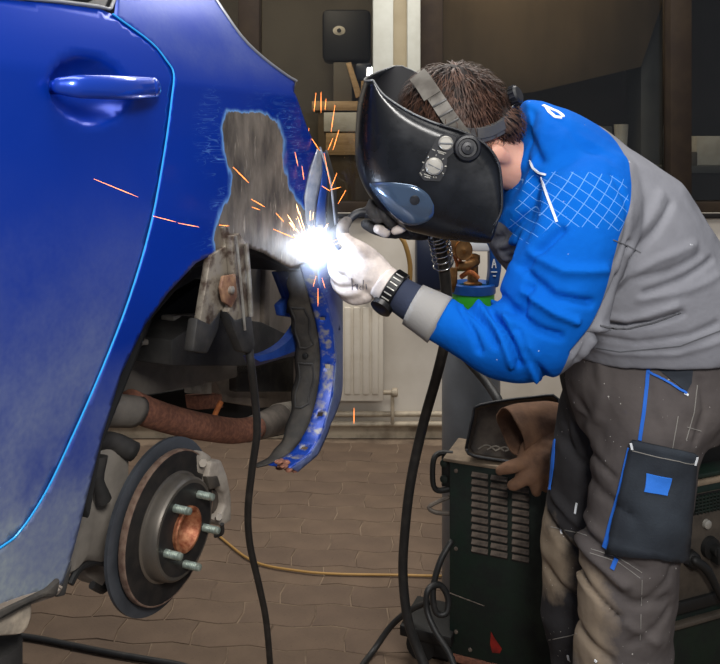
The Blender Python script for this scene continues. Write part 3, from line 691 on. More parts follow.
b = MB(); b.tube([on_plane(221, 402, .28), on_plane(217, 410, .28), on_plane(214, 418, .28)], .006, 8, 4); b.build('hanger_rod', 'rust_orange', car)
# blue inner bracket
b = MB(); A = [(296, 262), (306, 282), (305, 312), (291, 338), (272, 352), (252, 357)]; Bq = [(312, 266), (321, 290), (316, 330), (304, 352), (284, 358), (256, 366)]
A = [on_plane(x, y, .09) for x, y in smooth_poly(A, 4)]; Bq = [on_plane(x, y, .12) for x, y in smooth_poly(Bq, 4)]
b.rings([[a, a.lerp(c, .45)+CN*.014, c, c-CN*.02, a-CN*.02] for a, c in zip(A, Bq)]); b.build('inner_bracket', 'bracket_blue', car)
cplate('inner_bracket_flange', [(277, 272), (300, 268), (303, 292), (297, 318), (282, 316), (280, 305), (287, 298)], .11, .015, 'bracket_blue', bev=.003)
b = MB(); b.lathe(on_plane(288, 310, .108), CN, [(.007, 0), (.007, .002)], 14); b.build('bracket_hole', 'mach_black', car)
# exhaust
pe = [on_plane(x, y, .26) for x, y in [(128, 404), (150, 413), (180, 422), (210, 428), (235, 431), (256, 428)]]
b = MB(); b.tube(pe, .0265, 18, 5); ex = b.build('exhaust_pipe', 'rust', car, smooth='all')
b = MB(); b.tube([on_plane(248, 430, .26), on_plane(266, 424, .27), on_plane(280, 418, .28)], [.027, .032, .035], 18, 4); b.build('exhaust_joint', 'pipe_grey', ex, smooth='all')
b = MB(); b.tube([on_plane(278, 419, .28), on_plane(297, 415, .29)], [.0365, .0365], 20, 2); b.build('exhaust_silencer', 'white_bracket', ex, smooth='all')
b = MB(); b.tube([on_plane(85, 405, .25), on_plane(110, 410, .25), on_plane(136, 412, .25)], [.028, .031, .030], 18, 4, flat=.8); b.build('heat_shield', 'frame_grey', ex, smooth='all')
# brake
def ring(u, v, off=0): return HUB+CU*u+UP*v-CN*off
b = MB(); b.lathe(HUB-CN*.052, CN, [(.02, 0), (.127, 0), (.134, .004), (.134, .010), (.127, .012), (.1, .006), (.02, .006)], 64); b.build('brake_shield', 'shield', car)
b = MB(); b.cur = 0
b.lathe(HUB-CN*.026, CN, [(.06, -.011), (.1145, -.011), (.116, -.010), (.116, -.001), (.115, 0), (.082, 0)], 72, cap=False); ro = b.build('brake_rotor', 'rotor_dark', car)
b = MB(); b.lathe(HUB-CN*.026, CN, [(.1158, -.0112), (.1168, -.010), (.1168, -.0015), (.1162, .0002), (.1145, .0008), (.1138, .0004)], 72, cap=False); b.build('rotor_rim', 'rotor_rim', ro)
b = MB(); b.lathe(HUB-CN*.026, CN, [(.083, -.002), (.0835, .0012), (.080, .003), (.0785, .008), (.0775, .022), (.074, .026), (.069, .0262), (.069, .0245), (.028, .0245), (.028, .014)], 64, cap=False); b.build('rotor_hat', 'hat_metal', ro)
b = MB(); b.lathe(HUB, CN, [(.069, -.0018), (.069, .0006), (.034, .0006)], 56, cap=False); b.build('hub_face', 'rotor_dark', ro)
b = MB(); b.lathe(HUB, CN, [(.035, -.002), (.035, .006), (.033, .008), (.029, .008), (.026, .004), (.020, -.010), (.010, -.016), (.0, -.018)], 40, cap=False); hb = b.build('wheel_hub', 'hub_copper', car)
SP = [on_plane(x, y, .085)-HUB for x, y in ((194.9, 497.2), (173.5, 505.7), (167.3, 546.8), (186.8, 562.6), (203.3, 531.8))]
sa = sum(math.atan2(math.sin(math.atan2(p.z, p.dot(CU))-math.radians(72*k)), math.cos(math.atan2(p.z, p.dot(CU))-math.radians(72*k))) for k, p in enumerate(SP))/5
for k in range(5):
    a = sa+math.radians(72*k); c = HUB+CU*.054*math.cos(a)+UP*.054*math.sin(a)
    b = MB(); pr = [(.0062, 0), (.0062, .007)]
    for j in range(6): h0 = .008+j*.0032; pr += [(.0056, h0), (.0062, h0+.0016)]
    pr += [(.005, .030), (.0, .031)]
    b.lathe(c, CN, pr, 14); b.build('wheel_stud', 'stud', car)
# caliper: lump, C-shaped bridge, bracket
def cal(pp, off, th, m, name, par, bev=.004): b = MB(); b.prism([on_plane(x, y, off) for x, y in pp], -CN*th, bev); return b.build(name, m, par)
c0 = cal([(212, 462), (222, 460), (228, 476), (232, 498), (232, 521), (222, 527), (214, 520), (222, 514), (226, 505), (225, 494), (219, 487), (212, 490), (207, 482)], .10, .035, 'caliper', 'brake_caliper', car, .005)
cal([(196, 454), (204, 451), (212, 456), (213, 470), (209, 480), (203, 476), (197, 474)], .11, .035, 'caliper', 'caliper_bracket', c0, .005)
cal([(207, 477), (218, 476), (221, 486), (210, 490)], .098, .01, 'hat_metal', 'pad_spring', c0, .002)
cal([(212, 490), (219, 488), (224, 497), (224, 506), (219, 513), (213, 518)], .115, .02, 'rotor', 'brake_pad', c0, .002)
b = MB(); b.tube([on_plane(219, 517, .10), on_plane(219, 517, .09)], .006, 6, 0); b.build('caliper_bolt', 'hat_metal', c0)
b = MB(); b.tube([on_plane(203, 463, .11), on_plane(203, 463, .10)], .007, 6, 0); b.build('caliper_bolt', 'hat_metal', c0)
b = MB(); b.tube([on_plane(222, 524, .08), on_plane(222, 533, .085), on_plane(215, 536, .1)], .0035, 8, 4); b.build('brake_hose', 'rubber', c0)
# suspension
cplate('suspension_knuckle', [(100, 442), (132, 450), (130, 560), (110, 566), (88, 562), (74, 578), (80, 540), (92, 500)], .19, .08, 'frame_grey', bev=.012)
b = MB(); b.tube([on_plane(84, 446, .2), on_plane(110, 441, .2), on_plane(134, 452, .18)], [.014, .015, .016], 12, 4); b.build('control_arm', 'frame_dark', car, smooth='all')
b = MB(); b.tube([on_plane(70, 584, .2), on_plane(80, 568, .2), on_plane(98, 562, .2), on_plane(120, 566, .18)], .006, 8, 4); b.tube([on_plane(92, 585, .2), on_plane(103, 590, .2), on_plane(110, 582, .2), on_plane(121, 590, .18)], .006, 8, 4); b.build('brake_line', 'rubber', car)
cplate('spring_plate', [(80, 560), (112, 560), (122, 584), (104, 588), (88, 578)], .24, .05, 'frame_grey', bev=.006)
b = MB(); b.tube([on_plane(100, 456, .17), on_plane(98, 480, .17), on_plane(104, 500, .17)], [.012, .009, .012], 10, 4); b.build('sensor_lead', 'frame_dark', car)
cplate('mud_flap', [(62, 584), (74, 560), (66, 596), (57, 598)], .03, .10, 'frame_dark', bev=.003)
# lift arm carrying the sill
LPc = on_plane(8, 620, .06)
lift = empty('lift_arm', (LPc.x-.4, LPc.y+.2, 0), 'worn grey rubber lift pad on its arm under the car sill', 'car lift')
b = MB(); pd = [on_plane(x, y, .03) for x, y in [(-25, 622), (34, 594), (35, 618), (26, 636), (-25, 640)]]; b.prism(pd, -CN*.13, .008); b.build('lift_pad', 'lift_rubber', lift)
b = MB(); q0 = on_plane(-5, 636, .09); z0 = q0.z-.05
b.tube([Vector((q0.x, q0.y, z0)), Vector((q0.x-.75, q0.y+.15, z0-.02))], .045, 4, 0); b.lathe((q0.x, q0.y, z0-.03), (0, 0, 1), [(.03, 0), (.03, .07)], 14); b.build('swing_arm', 'frame_dark', lift)
b = MB(); b.box((q0.x-.85, q0.y+.2, 1.0), (.2, .26, 2.0), bev=.01); b.box((q0.x-.85, q0.y+.2, .01), (.5, .5, .02), bev=.003); b.build('lift_post', 'frame_dark', lift)
# ground clamp biting the arch, with its lead
def oc(px, py, off): return on_plane(px, py, off)
gcl = empty('ground_clamp', on_plane(235, 300, .01), 'worn steel welding ground clamp biting the top of the wheel arch', 'clamp')
def clampjaw(pp, off, th, m, name, bev=.002): b = MB(); b.prism([oc(x, y, off) for x, y in pp], -CN*th, bev); return b.build(name, m, gcl)
clampjaw([(222, 228), (229, 224), (231, 238), (236, 246), (238, 300), (233, 318), (221, 310), (211, 326), (200, 322), (205, 292), (211, 256), (226, 246)], -.004, .012, 'clamp_steel', 'left_jaw')
clampjaw([(232, 236), (240, 233), (247, 244), (250, 262), (252, 318), (236, 322), (228, 312), (236, 296), (233, 262)], -.016, .012, 'clamp_steel', 'right_jaw')
b = MB(); b.tube([oc(236, 236, -.020), oc(240, 275, -.022), oc(245, 330, -.020)], .0022, 6, 4); b.build('clamp_spring', 'clamp_bright', gcl)
b = MB(); b.tube([oc(246, 244, -.02), oc(249, 280, -.022), oc(251, 316, -.02)], .004, 8, 4); b.build('clamp_rod', 'clamp_bright', gcl)
clampjaw([(224, 276), (236, 274), (238, 296), (232, 308), (224, 302), (221, 288)], -.018, .006, 'clamp_rust', 'contact_plate')
b = MB(); b.lathe(oc(230, 290, -.018), CN, [(.006, 0), (.006, .005), (.003, .007)], 12); b.build('pivot_bolt', 'clamp_bright', gcl)
clampjaw([(198, 318), (211, 324), (222, 310), (219, 330), (208, 354), (193, 352)], -.006, .018, 'rubber', 'handle_grip', .004)
clampjaw([(228, 311), (236, 320), (252, 315), (256, 346), (251, 354), (243, 352), (234, 330)], -.018, .018, 'rubber', 'handle_grip', .004)
b = MB(); P = [oc(248, 340, -.008), oc(251, 365, -.01)]+[at(x, y, Y) for x, y, Y in [(255, 400, 1.33), (257, 432, 1.36), (252, 470, 1.4), (248, 510, 1.45), (250, 545, 1.5), (259, 585, 1.56), (266, 620, 1.62), (270, 664, 1.68), (272, 700, 1.74)]]
P += [Vector((P[-1].x+.04, 1.82, .03)), Vector((P[-1].x+.3, 1.9, .012)), Vector((.35, 2.05, .012))]
b.tube(P, .0066, 10, 6); b.build('clamp_cable', 'cable', gcl, smooth='all')

# ------------------------------------------------------------------ gas cylinder with its regulator
Ycy = 2.62; cx = xat(471, Ycy); cr_ = 29*Ycy/F
cyl = empty('gas_cylinder', (cx, Ycy, 0), 'grey gas cylinder with green shoulder and blue valve guard by the wall', 'gas cylinder')
zs = zat(345, Ycy); zg0, zg1 = zat(310, Ycy), zat(292, Ycy); rg = 21*Ycy/F; gx = xat(476, Ycy)
b = MB(); b.lathe((cx, Ycy, 0), UP, [(cr_*.9, 0), (cr_, .012), (cr_, zs-.02), (cr_*.97, zs+.01), (rg*1.06, zg0-.02), (rg, zg0), ], 48); b.build('cylinder_body', 'cyl_grey', cyl)
b = MB(); b.lathe((cx+.006, Ycy, 0), UP, [(rg*1.01, zg0-.03), (rg*1.02, zg0), (rg*1.02, zg1), (rg, zg1+.002)], 40); b.build('green_band', 'cyl_green', cyl)
b = MB(); b.lathe((cx+.006, Ycy, 0), UP, [(rg*1.08, zg1), (rg*1.08, zg1+.028), (rg*.95, zg1+.032), (rg*.8, zg1+.02), (rg*.8, zg1)], 40, cap=False); gd = b.build('valve_guard', 'cyl_blue', cyl)
b = MB()
for sx, pp in ((1, [(488, 288), (499, 288), (502, 268), (499, 246), (488, 232), (470, 230), (470, 236), (484, 238), (490, 250), (490, 272)]),):
    b.prism([at(x, y, Ycy-.03) for x, y in pp], (0, .06, 0), .008)
b.build('guard_handle', 'cyl_blue', gd)
b = MB()
for pp in ([(492, 268), (494, 259)], [(494, 259), (496, 268)], [(492.5, 265), (496, 264)], [(491, 272), (497, 272)], [(493, 276), (496, 276)]):
    b.tube([at(x, y, Ycy-.034) for x, y in pp], .0022, 5, 0)
b.build('guard_lettering', 'print_white', gd)
b = MB(); b.lathe((cx+.006, Ycy, 0), UP, [(.03, zg1+.01), (.03, zg1+.03), (.018, zg1+.035), (.018, zg1+.09), (.024, zg1+.095), (.024, zg1+.12), (.012, zg1+.125)], 20); b.build('valve', 'brass', cyl)
b = MB(); b.box(at(480, 246, Ycy), (.065, .05, .03), bev=.008); b.build('valve_wheel', 'print_white', cyl)
b = MB(); b.tube([at(476, 262, Ycy-.02), at(466, 266, Ycy-.05), at(457, 266, Ycy-.06)], [.014, .016, .018], 12, 3)
b.tube([at(454, 268, Ycy-.07), at(452, 282, Ycy-.07), at(451, 292, Ycy-.07)], [.012, .017, .010], 12, 2); rg_ = b.build('regulator', 'brass', cyl)
for (x, y, r, dy) in ((450.5, 245, .031, .10), (464, 250, .031, .085)):
    b = MB(); ax = Vector((.42, -.9, .12)).normalized(); b.lathe(at(x, y, Ycy-dy), ax, [(r*.6, -.026), (r*.97, -.022), (r*1.06, -.004), (r*1.02, .001), (r*.9, -.001), (r*.25, .002), (.002, .006)], 30); g_ = b.build('pressure_gauge', 'brass', rg_)
    b = MB(); b.tube([at(x, y, Ycy-dy+.02), at(458, 266, Ycy-.06)], .006, 8, 0); b.build('gauge_stem', 'rust_orange', rg_)
b = MB(); b.tube([at(461, 277, Ycy-.04), at(470, 272, Ycy-.06), at(478, 278, Ycy-.05)], .008, 8, 3); b.build('copper_pipe', 'rust_orange', cyl)
# yellow hose looped on the wall side
b = MB(); b.tube([at(446, 290, 2.5), at(436, 325, 2.45), at(415, 318, 2.4), at(410, 290, 2.4), at(410, 265, 2.4), at(405, 244, 2.4), at(396, 228, 2.42), at(396, 200, 2.46), at(440, 195, 2.52), at(462, 228, 2.55)], .0075, 8, 6)
setp(b.build('gas_hose', 'yellow_hose', org=at(410, 290, 2.4), smooth='all'), 'ochre yellow gas hose looping behind the white glove', 'hose')
b = MB(); b.tube([at(455, 345, 2.49), at(471, 364, 2.47), at(487, 383, 2.43), at(499, 402, 2.36), at(506, 425, 2.34)], .014, 10, 6)
setp(b.build('black_hose', 'cable', org=at(488, 385, 2.4), smooth='all'), 'short black hose slanting across the grey cylinder', 'hose')

# ------------------------------------------------------------------ machines
A0 = Vector((.247, 2.22, 0)); AD = Vector((.926, -.378, 0)); AN = Vector((-.378, -.926, 0)); AB = -AN
Az = zat(461, 2.22); Alen = .37; Ad = .15
mA = empty('welding_machine', tuple(A0+AD*.2+AB*.1), 'dark green welding machine with three columns of louvres below the brown gloves', 'welding machine')
rA = Matrix((AD, AB, UP)).transposed()
def mp(s, d, z): return A0+AD*s+AB*d+UP*z
b = MB(); b.box(mp(Alen/2, Ad/2, (Az+.035)/2), (Alen, Ad, Az-.035), rA, .006); b.build('housing', 'mach_green', mA)
b = MB(); b.box(mp(Alen/2-.006, Ad/2, Az+.004), (Alen+.02, Ad+.014, .010), rA, .003); b.build('top_panel', 'mach_top', mA)
b = MB(); b.box(mp(Alen/2, Ad/2, .028), (Alen+.02, Ad+.01, .02), rA, .003); b.build('base_frame', 'rust', mA)
bl = MB(); lw, lh = .045, .0105
bl.prism([Vector((-lw/2, 0, lh/2)), Vector((-lw/2, -.012, -lh*.20)), Vector((-lw/2, -.011, -lh*.40)), Vector((-lw/2, 0, -lh*.45))], (lw, 0, 0), 0)
lme = bl.mesh('louvre'); lme.materials.append(M['mach_vent'])
for ci, s in enumerate((.088, .141, .199)):
    for r in range(11):
        z = .545-ci*.0-r*.0205
        o = bpy.data.objects.new('louvre', lme); COL.objects.link(o); o.parent = mA; o.location = mp(s, 0, z)-ORG[mA.name]; o.rotation_euler = (0, 0, math.atan2(AD.y, AD.x))
        q = MB()
b = MB()
for ci, s in enumerate((.088, .141, .199)):
    for r in range(11): b.box(mp(s, .0005, .545-r*.0205-.0098), (lw, .004, .007), rA)
setp(b.build('louvre_slots', 'mach_black', mA), kind='stuff')
b = MB()
for s, z in ((.02, .545), (.02, .33), (.02, .10), (.06, .06), (.3, .06)): b.lathe(mp(s, 0, z), AN, [(.006, 0), (.005, .003), (.001, .004)], 10)
b.build('rivet', 'mach_vent', mA)
b = MB(); b.tube([mp(.0, -.002, .205), mp(.1, -.002, .19)], .0016, 5, 0); b.build('panel_seam', 'mach_vent', mA)
b = MB(); b.prism([mp(.118, -.001, .125), mp(.127, -.001, .11), mp(.148, -.001, .085), mp(.143, -.001, .072), mp(.122, -.001, .068), mp(.116, -.001, .09)], AN*.0015); b.build('red_paint_mark', 'red_paint', mA)
b = MB(); P = [mp(.0, .04, .575), mp(-.035, .03, .575), mp(-.048, .01, .56), mp(-.048, .005, .50), mp(-.035, .01, .478), mp(0, .03, .48)]
b.tube(P, .008, 8, 4); b.box(mp(-.012, .03, .527), (.035, .012, .085), rA, .003); b.build('carry_handle', 'mach_black', mA)
for z in (.552, .508): b = MB(); b.lathe(mp(-.02, .02, z), AN, [(.012, 0), (.011, .004), (.002, .006)], 14); b.build('handle_bolt', 'mach_green', mA)
b = MB(); b.tube([mp(0, .03, .46), mp(-.04, .02, .44), mp(-.062, .01, .425), mp(-.04, .01, .415), mp(0, .02, .415)], .006, 8, 3); b.build('bent_hook', 'pipe_grey', mA)
b = MB(); b.box(mp(-.06, .05, .085), (.15, .16, .03), rA, .004); b.box(mp(-.02, .05, .05), (.05, .12, .06), rA, .004)
b.tube([mp(-.08, -.01, .042), mp(-.08, .11, .042)], .042, 18, 0); b.build('castor_base', 'mach_black', mA)
B0 = Vector((xat(667, 1.98), 1.98, 0)); BD = Vector((.93, .365, 0)).normalized(); BB = Vector((-BD.y, BD.x, 0)); BN = -BB
rB = Matrix((BD, BB, UP)).transposed()
def bp_(s, d, z): return B0+BD*s+BB*d+UP*z
Bz = zat(488, 2.0); Bl = .46
mB = empty('power_source', tuple(B0+BD*.2+BB*.15), 'brown green power unit with lever and grille behind the left leg', 'welding machine')
b = MB(); b.box(bp_(Bl/2, .14, (Bz+.03)/2), (Bl, .28, Bz-.03), rB, .006); b.build('housing', 'mach_green', mB)
b = MB(); b.box(bp_(Bl/2+.006, -.004, (Bz-.02+.315)/2), (Bl-.02, .012, Bz-.02-.315), rB, .003); b.build('control_panel', 'mach_panel', mB)
b = MB(); b.box(bp_(Bl/2+.006, .14, Bz+.004), (Bl+.01, .29, .012), rB, .003); b.build('top_panel', 'mach_top', mB)
b = MB(); b.box(bp_(Bl/2, -.010, .305), (Bl, .02, .028), rB, .003); b.build('lower_rail', 'mach_black', mB)
b = MB(); b.box(bp_(Bl/2, -.008, .258), (Bl, .02, .012), rB, .003); b.build('lower_rail', 'mach_panel', mB)
for k in range(5): b = MB(); b.box(bp_(.13, -.013, Bz-.025-k*.0085), (.11, .008, .0045), rB, .001); b.build('grille_bar', 'mach_green', mB)
for k in range(9): b = MB(); b.box(bp_(.085+k*.0115, -.014, Bz-.042), (.0035, .006, .045), rB); b.build('grille_bar', 'mach_green', mB)
b = MB(); b.box(bp_(.13, -.0105, Bz-.042), (.115, .002, .05), rB); b.build('grille_back', 'mach_black', mB)
b = MB(); b.lathe(bp_(.115, -.01, Bz-.095), BN, [(.012, 0), (.011, .008), (.007, .010), (.002, .010)], 16); b.build('knob', 'dial_grey', mB)
b = MB(); b.lathe(bp_(.125, -.01, Bz-.155), BN, [(.028, 0), (.026, .012), (.012, .014), (.012, .03), (.0, .032)], 20); b.box(bp_(.13, -.03, Bz-.165), (.02, .03, .045), rB, .005); b.build('socket', 'mach_black', mB)
b = MB(); b.lathe(bp_(.06, -.01, Bz-.17), BN, [(.022, 0), (.02, .02), (.008, .03)], 18); b.tube([bp_(.055, -.035, Bz-.165), bp_(.085, -.045, Bz-.19), bp_(.125, -.05, Bz-.265)], [.012, .012, .008], 10, 3, roundcap=True); b.build('lever', 'mach_black', mB, smooth='all')
fd = empty('wire_feeder', tuple(bp_(.25, .16, Bz+.01)), 'dark open fronted wire feeder box on the power unit behind the thigh', 'wire feeder')
z0, z1 = Bz+.012, Bz+.155
b = MB(); b.box(bp_(.25, .03, z1-.01), (.40, .06, .02), rB, .004); b.box(bp_(.25, .03, z0+.008), (.40, .06, .012), rB, .003); b.box(bp_(.058, .03, (z0+z1)/2), (.016, .06, z1-z0), rB, .003); b.box(bp_(.442, .03, (z0+z1)/2), (.016, .06, z1-z0), rB, .003); b.build('front_frame', 'mach_green', fd)
b = MB(); b.box(bp_(.25, .16, (z0+z1)/2), (.38, .22, z1-z0-.01), rB, .004); b.build('feeder_body', 'mach_black', fd)
b = MB(); b.box(bp_(.25, .15, z1+.006), (.42, .27, .012), rB, .004); b.build('feeder_top', 'mach_top', fd)

# black rimmed tray leaning on the machine, gloves over it
Ty = 2.19
tr = empty('tray', at(510, 462, Ty), 'black rimmed tray with dirty inside leaning on the green machine', 'tray')
tp = [(466, 452), (473, 420), (480, 408), (535, 400), (558, 402), (560, 440), (556, 470), (520, 466), (474, 459)]
def tpt(x, y, d=0): k = (462-y)/60; return at(x, y-3, Ty+.06*k+d-(x-466)/95*.035)
b = MB(); P = [tpt(x, y) for x, y in smooth_poly(tp+tp[:1], 3)]; b.tube(P, .0042, 8, 0); b.build('rim', 'plastic_black', tr, smooth='all')
b = MB(); c = sum((tpt(x, y, .035) for x, y in tp), Vector())/len(tp); O = [tpt(x, y) for x, y in smooth_poly(tp+tp[:1], 3)][:-1]; I = [c+(tpt(x, y, .035)-c)*.9 for x, y in smooth_poly(tp+tp[:1], 3)][:-1]
b.rings([O, I, [c+(p-c)*.5 for p in I], [c+(p-c)*.02 for p in I]], cap=False); o = b.build('tray_inside', 'tray_in', tr); solid(o, .002, 0)
b = MB()
for k in range(5): b.tube([tpt(478+k*9, 452+k*.8, .012), tpt(487+k*9, 448+k, .014), tpt(496+k*8, 454, .012)], .0022, 5, 3)
b.build('wire_scraps', 'white_bracket', tr); setp(bpy.data.objects['wire_scraps'], kind='stuff')
def glove_obj(name, tubes, ells, m, lab, vox=.004, smooth=5, parent=None, org=None, lumps=.0):
    b = MB()
    for P, r, fl, up in tubes: b.tube(P, r, 14, 4, flat=fl, roundcap=True, up=up)
    for c, ax in ells: b.ell(c, ax)
    me = remesh(b, vox, smooth)
    if lumps:
        C_ = co_of(me); N_ = no_of(me); D = np.array([mnoise.noise(Vector(p)*28)+.5*mnoise.noise(Vector(p)*60) for p in C_]); setco(me, C_+N_*(D*lumps)[:, None])
    o = link(name, me, m, parent, org, smooth='all')
    if lab: setp(o, lab, 'glove')
    return o
Yg = 2.09
b_ = [([at(548, 424, Yg+.01), at(562, 424, Yg+.02), at(576, 440, Yg+.03)], [.050, .045, .03], .75, (0, 0, 1))]
g1 = glove_obj('leather_glove', b_, [], 'leather', 'brown leather welding glove, upper one with the wide cuff, on the tray', .005, 6, org=at(535, 424, Yg), lumps=.006)
b = MB(); cpth = catmull([at(511, 431, Yg-.03), at(518, 428, Yg-.02), at(530, 425, Yg-.005), at(545, 423, Yg+.005), at(556, 424, Yg+.015)], 4); R_ = []
for i, c in enumerate(cpth):
    t_ = i/(len(cpth)-1); ax = (cpth[min(i+1, len(cpth)-1)]-cpth[max(i-1, 0)]).normalized(); e1 = Vector((0, .35, 1)); e1 = (e1-ax*e1.dot(ax)).normalized(); e2 = ax.cross(e1); row = []
    for k in range(36):
        a_ = 2*math.pi*k/36; r_ = (.064-.012*t_)*(1+.10*mnoise.noise(Vector((math.cos(a_)*1.6, math.sin(a_)*1.6, t_*2.2)))); row.append(c+e1*math.cos(a_)*r_+e2*math.sin(a_)*r_*.8+ax*.010*mnoise.noise(Vector((math.cos(a_)*1.2, math.sin(a_)*1.2, 7))))
    R_.append(row)
b.rings(R_, cap=False); cf = b.build('cuff', 'leather', g1, smooth='all'); solid(cf, .004)
Yg2 = 2.035
b_ = [([at(552, 436, Yg2+.03), at(540, 455, Yg2), at(532, 468, Yg2-.01)], [.045, .052, .045], .5, (1, 0, 0)),
      ([at(528, 462, Yg2-.01), at(512, 466, Yg2-.02), at(500, 471, Yg2-.02)], [.020, .017, .012], None, None),
      ([at(532, 470, Yg2-.015), at(522, 480, Yg2-.02), at(512, 486, Yg2-.02)], [.020, .018, .012], None, None),
      ([at(540, 472, Yg2-.015), at(536, 484, Yg2-.02), at(536, 491, Yg2-.02)], [.019, .017, .013], None, None),
      ([at(549, 466, Yg2), at(548, 480, Yg2-.01), at(546, 488, Yg2-.01)], [.018, .016, .012], None, None)]
glove_obj('leather_glove', b_, [], 'leather', 'brown leather welding glove, lower one with fingers hanging over the louvres', .004, 4, org=at(540, 455, Yg2), lumps=.004)

# ------------------------------------------------------------------ cables on the floor
def fl(px, py, z=.008): Y = F*(H-z)/(py-YH); return at(px, py, Y)
b = MB(); b.tube([fl(205, 522), fl(224, 540), fl(255, 562), fl(300, 571), fl(340, 574), fl(400, 575), fl(440, 576), fl(470, 577)], .0042, 8, 6)
setp(b.build('thin_cord', 'yellow_hose', org=fl(340, 574), smooth='all'), 'thin tan cord lying across the floor from brake to machine', 'cord')
b = MB(); b.tube([fl(-20, 632), fl(28, 637), fl(70, 645), fl(110, 653), fl(150, 660), fl(190, 668), fl(240, 690)], .0085, 8, 6)
setp(b.build('floor_cable', 'cable', org=fl(110, 653), smooth='all'), 'black cable on the floor below the brake disc', 'cable')
b = MB(); b.tube([at(452, 540, 2.19), at(440, 562, 2.17), at(433, 590, 2.16), at(436, 612, 2.15), at(446, 613, 2.15), at(448, 598, 2.16), at(440, 585, 2.16), at(428, 590, 2.14), at(427, 610, 2.13), at(436, 632, 2.1), at(450, 655, 2.06), at(462, 690, 2.0)], .0085, 8, 6)
setp(b.build('looped_cable', 'cable', org=at(440, 600, 2.15), smooth='all'), 'black cable knotted in a loop beside the green machine', 'cable')
b = MB(); b.tube([at(432, 601, 2.2), at(412, 609, 2.25), at(392, 625, 2.28), fl(374, 650, .012), fl(358, 672, .012), fl(345, 700, .012)], .0085, 8, 6)
setp(b.build('side_cable', 'cable', org=fl(374, 650), smooth='all'), 'black cable curving down to the floor left of the looped cable', 'cable')

# ------------------------------------------------------------------ the welder
YP = 1.68
def ringpx(fr, bk, hw, Yc=YP, n=28, ex=2.3, tilt=0.0):
    a = at(*fr, Yc); c = at(*bk, Yc); m = (a+c)/2; A = (a-c)/2; R = []
    for k in range(n):
        th = 2*math.pi*k/n; co, si = math.cos(th), math.sin(th)
        R.append(m+A*math.copysign(abs(co)**(2/ex), co)+Vector((0, hw, 0))*math.copysign(abs(si)**(2/ex), si)+Vector((0, 0, tilt*si)))
    return R
def opx(C_, Yr): return np.stack([CX+F*C_[:, 0]/Yr, YH+F*(H-C_[:, 2])/Yr], 1)     # flat side-on pattern of a garment
def fold(me, lines, Yr, Ymax, B_=None):
    C_ = co_of(me); N_ = no_of(me); q = opx(C_, Yr); D = np.zeros(len(C_))
    for line, wd, amp in lines: D += amp*(1.75 if line[0][0] < 560 else .9)*np.exp(-(ldist(q, line)/(wd*.75))**2)
    D *= np.clip((Ymax-C_[:, 1])/.06, 0, 1)
    nz = np.array([mnoise.noise(Vector((p[0]*9, p[1]*9, p[2]*14)))+.5*mnoise.noise(Vector(p)*26) for p in C_])
    setco(me, C_+N_*((D+nz*.0035)[:, None]))
# body: one continuous figure under the clothes
bb = MB()
HC = at(458, 118, 1.625); hu = Vector((-.86, 0, .5)).normalized(); hf = Vector((-.5, 0, -.86)).normalized(); hs = Vector((0, -1, 0))
roll = Matrix.Rotation(math.radians(-14), 3, hf); hu = roll@hu; hs = roll@hs
bb.ell(HC, (hs*.076, hf*.098, hu*.112)); bb.ell(HC-hu*.045+hf*.03, (hs*.062, hf*.075, hu*.07))
bb.tube([HC+hf*.088+hu*.012, HC+hf*.112-hu*.022, HC+hf*.098-hu*.03], [.009, .013, .012], 10, 3, roundcap=True)      # nose
bb.ell(HC+hf*.085-hu*.062, (hs*.024, hf*.014, hu*.008)); bb.ell(HC+hf*.082-hu*.072, (hs*.021, hf*.013, hu*.008))      # lips
bb.ell(HC+hf*.07-hu*.098, (hs*.026, hf*.022, hu*.02))                                                                # chin
bb.ell(HC+hf*.086+hu*.022, (hs*.055, hf*.014, hu*.010))                                                              # brow
for sg in (1, -1):
    bb.ell(HC+hf*.082+hs*.032*sg, (hs*.014, hf*.012, hu*.011))
    e = HC+hs*.070*sg-hu*.086+hf*.026; bb.ell(e, (hs*.010, hf*.017, hu*.030)); bb.ell(e+hs*.006*sg+hu*.006, (hs*.009, hf*.019, hu*.022))
NB = at(532, 172, 1.66)
bb.tube([HC-hu*.04, at(503, 160, 1.64), NB, at(565, 195, YP)], [.056, .052, .058, .08], 18, 4, roundcap=True)
sp = [((520, 215), (565, 140), .12), ((535, 250), (612, 175), .14), ((560, 285), (658, 225), .14), ((585, 320), (690, 275), .13), ((600, 360), (700, 330), .13), ((580, 390), (720, 372), .15)]
bb.rings([ringpx(*s) for s in sp[:-1]])
bb.tube([at(583, 190, 1.52), at(560, 255, 1.475), at(531, 333, 1.455), at(472, 335, 1.455), at(430, 314, 1.475), at(385, 284, 1.51)], [.05, .046, .038, .030, .024, .022], 14, 4, roundcap=True)
bb.tube([at(560, 190, 1.84), at(522, 197, 1.93), at(486, 202, 1.95), at(452, 208, 1.85), at(410, 220, 1.69)], [.06, .05, .040, .033, .026], 14, 4, roundcap=True)
legN = [((655, 365), .078, 1.62), ((648, 430), .075, 1.59), ((634, 530), .062, 1.58), ((626, 610), .058, 1.58), ((624, 700), .05, 1.58), ((634, 800), .045, 1.58)]
legF = [((630, 365), .08, 1.74), ((612, 430), .075, 1.77), ((594, 525), .062, 1.78), ((589, 600), .058, 1.78), ((596, 680), .05, 1.78), ((600, 745), .045, 1.78)]
for lg_ in (legN, legF): bb.tube([at(*p, y) for p, r, y in lg_], [r for p, r, y in lg_], 16, 4, roundcap=True)
body_me = remesh(bb, .006, 3)
ft = at(620, 800, 1.6)
man = link('person', body_me, 'skin', None, (ft.x, 1.68, 0), smooth='all')
setp(man, 'person in blue and grey work clothes and black welding helmet bending to weld', 'person')

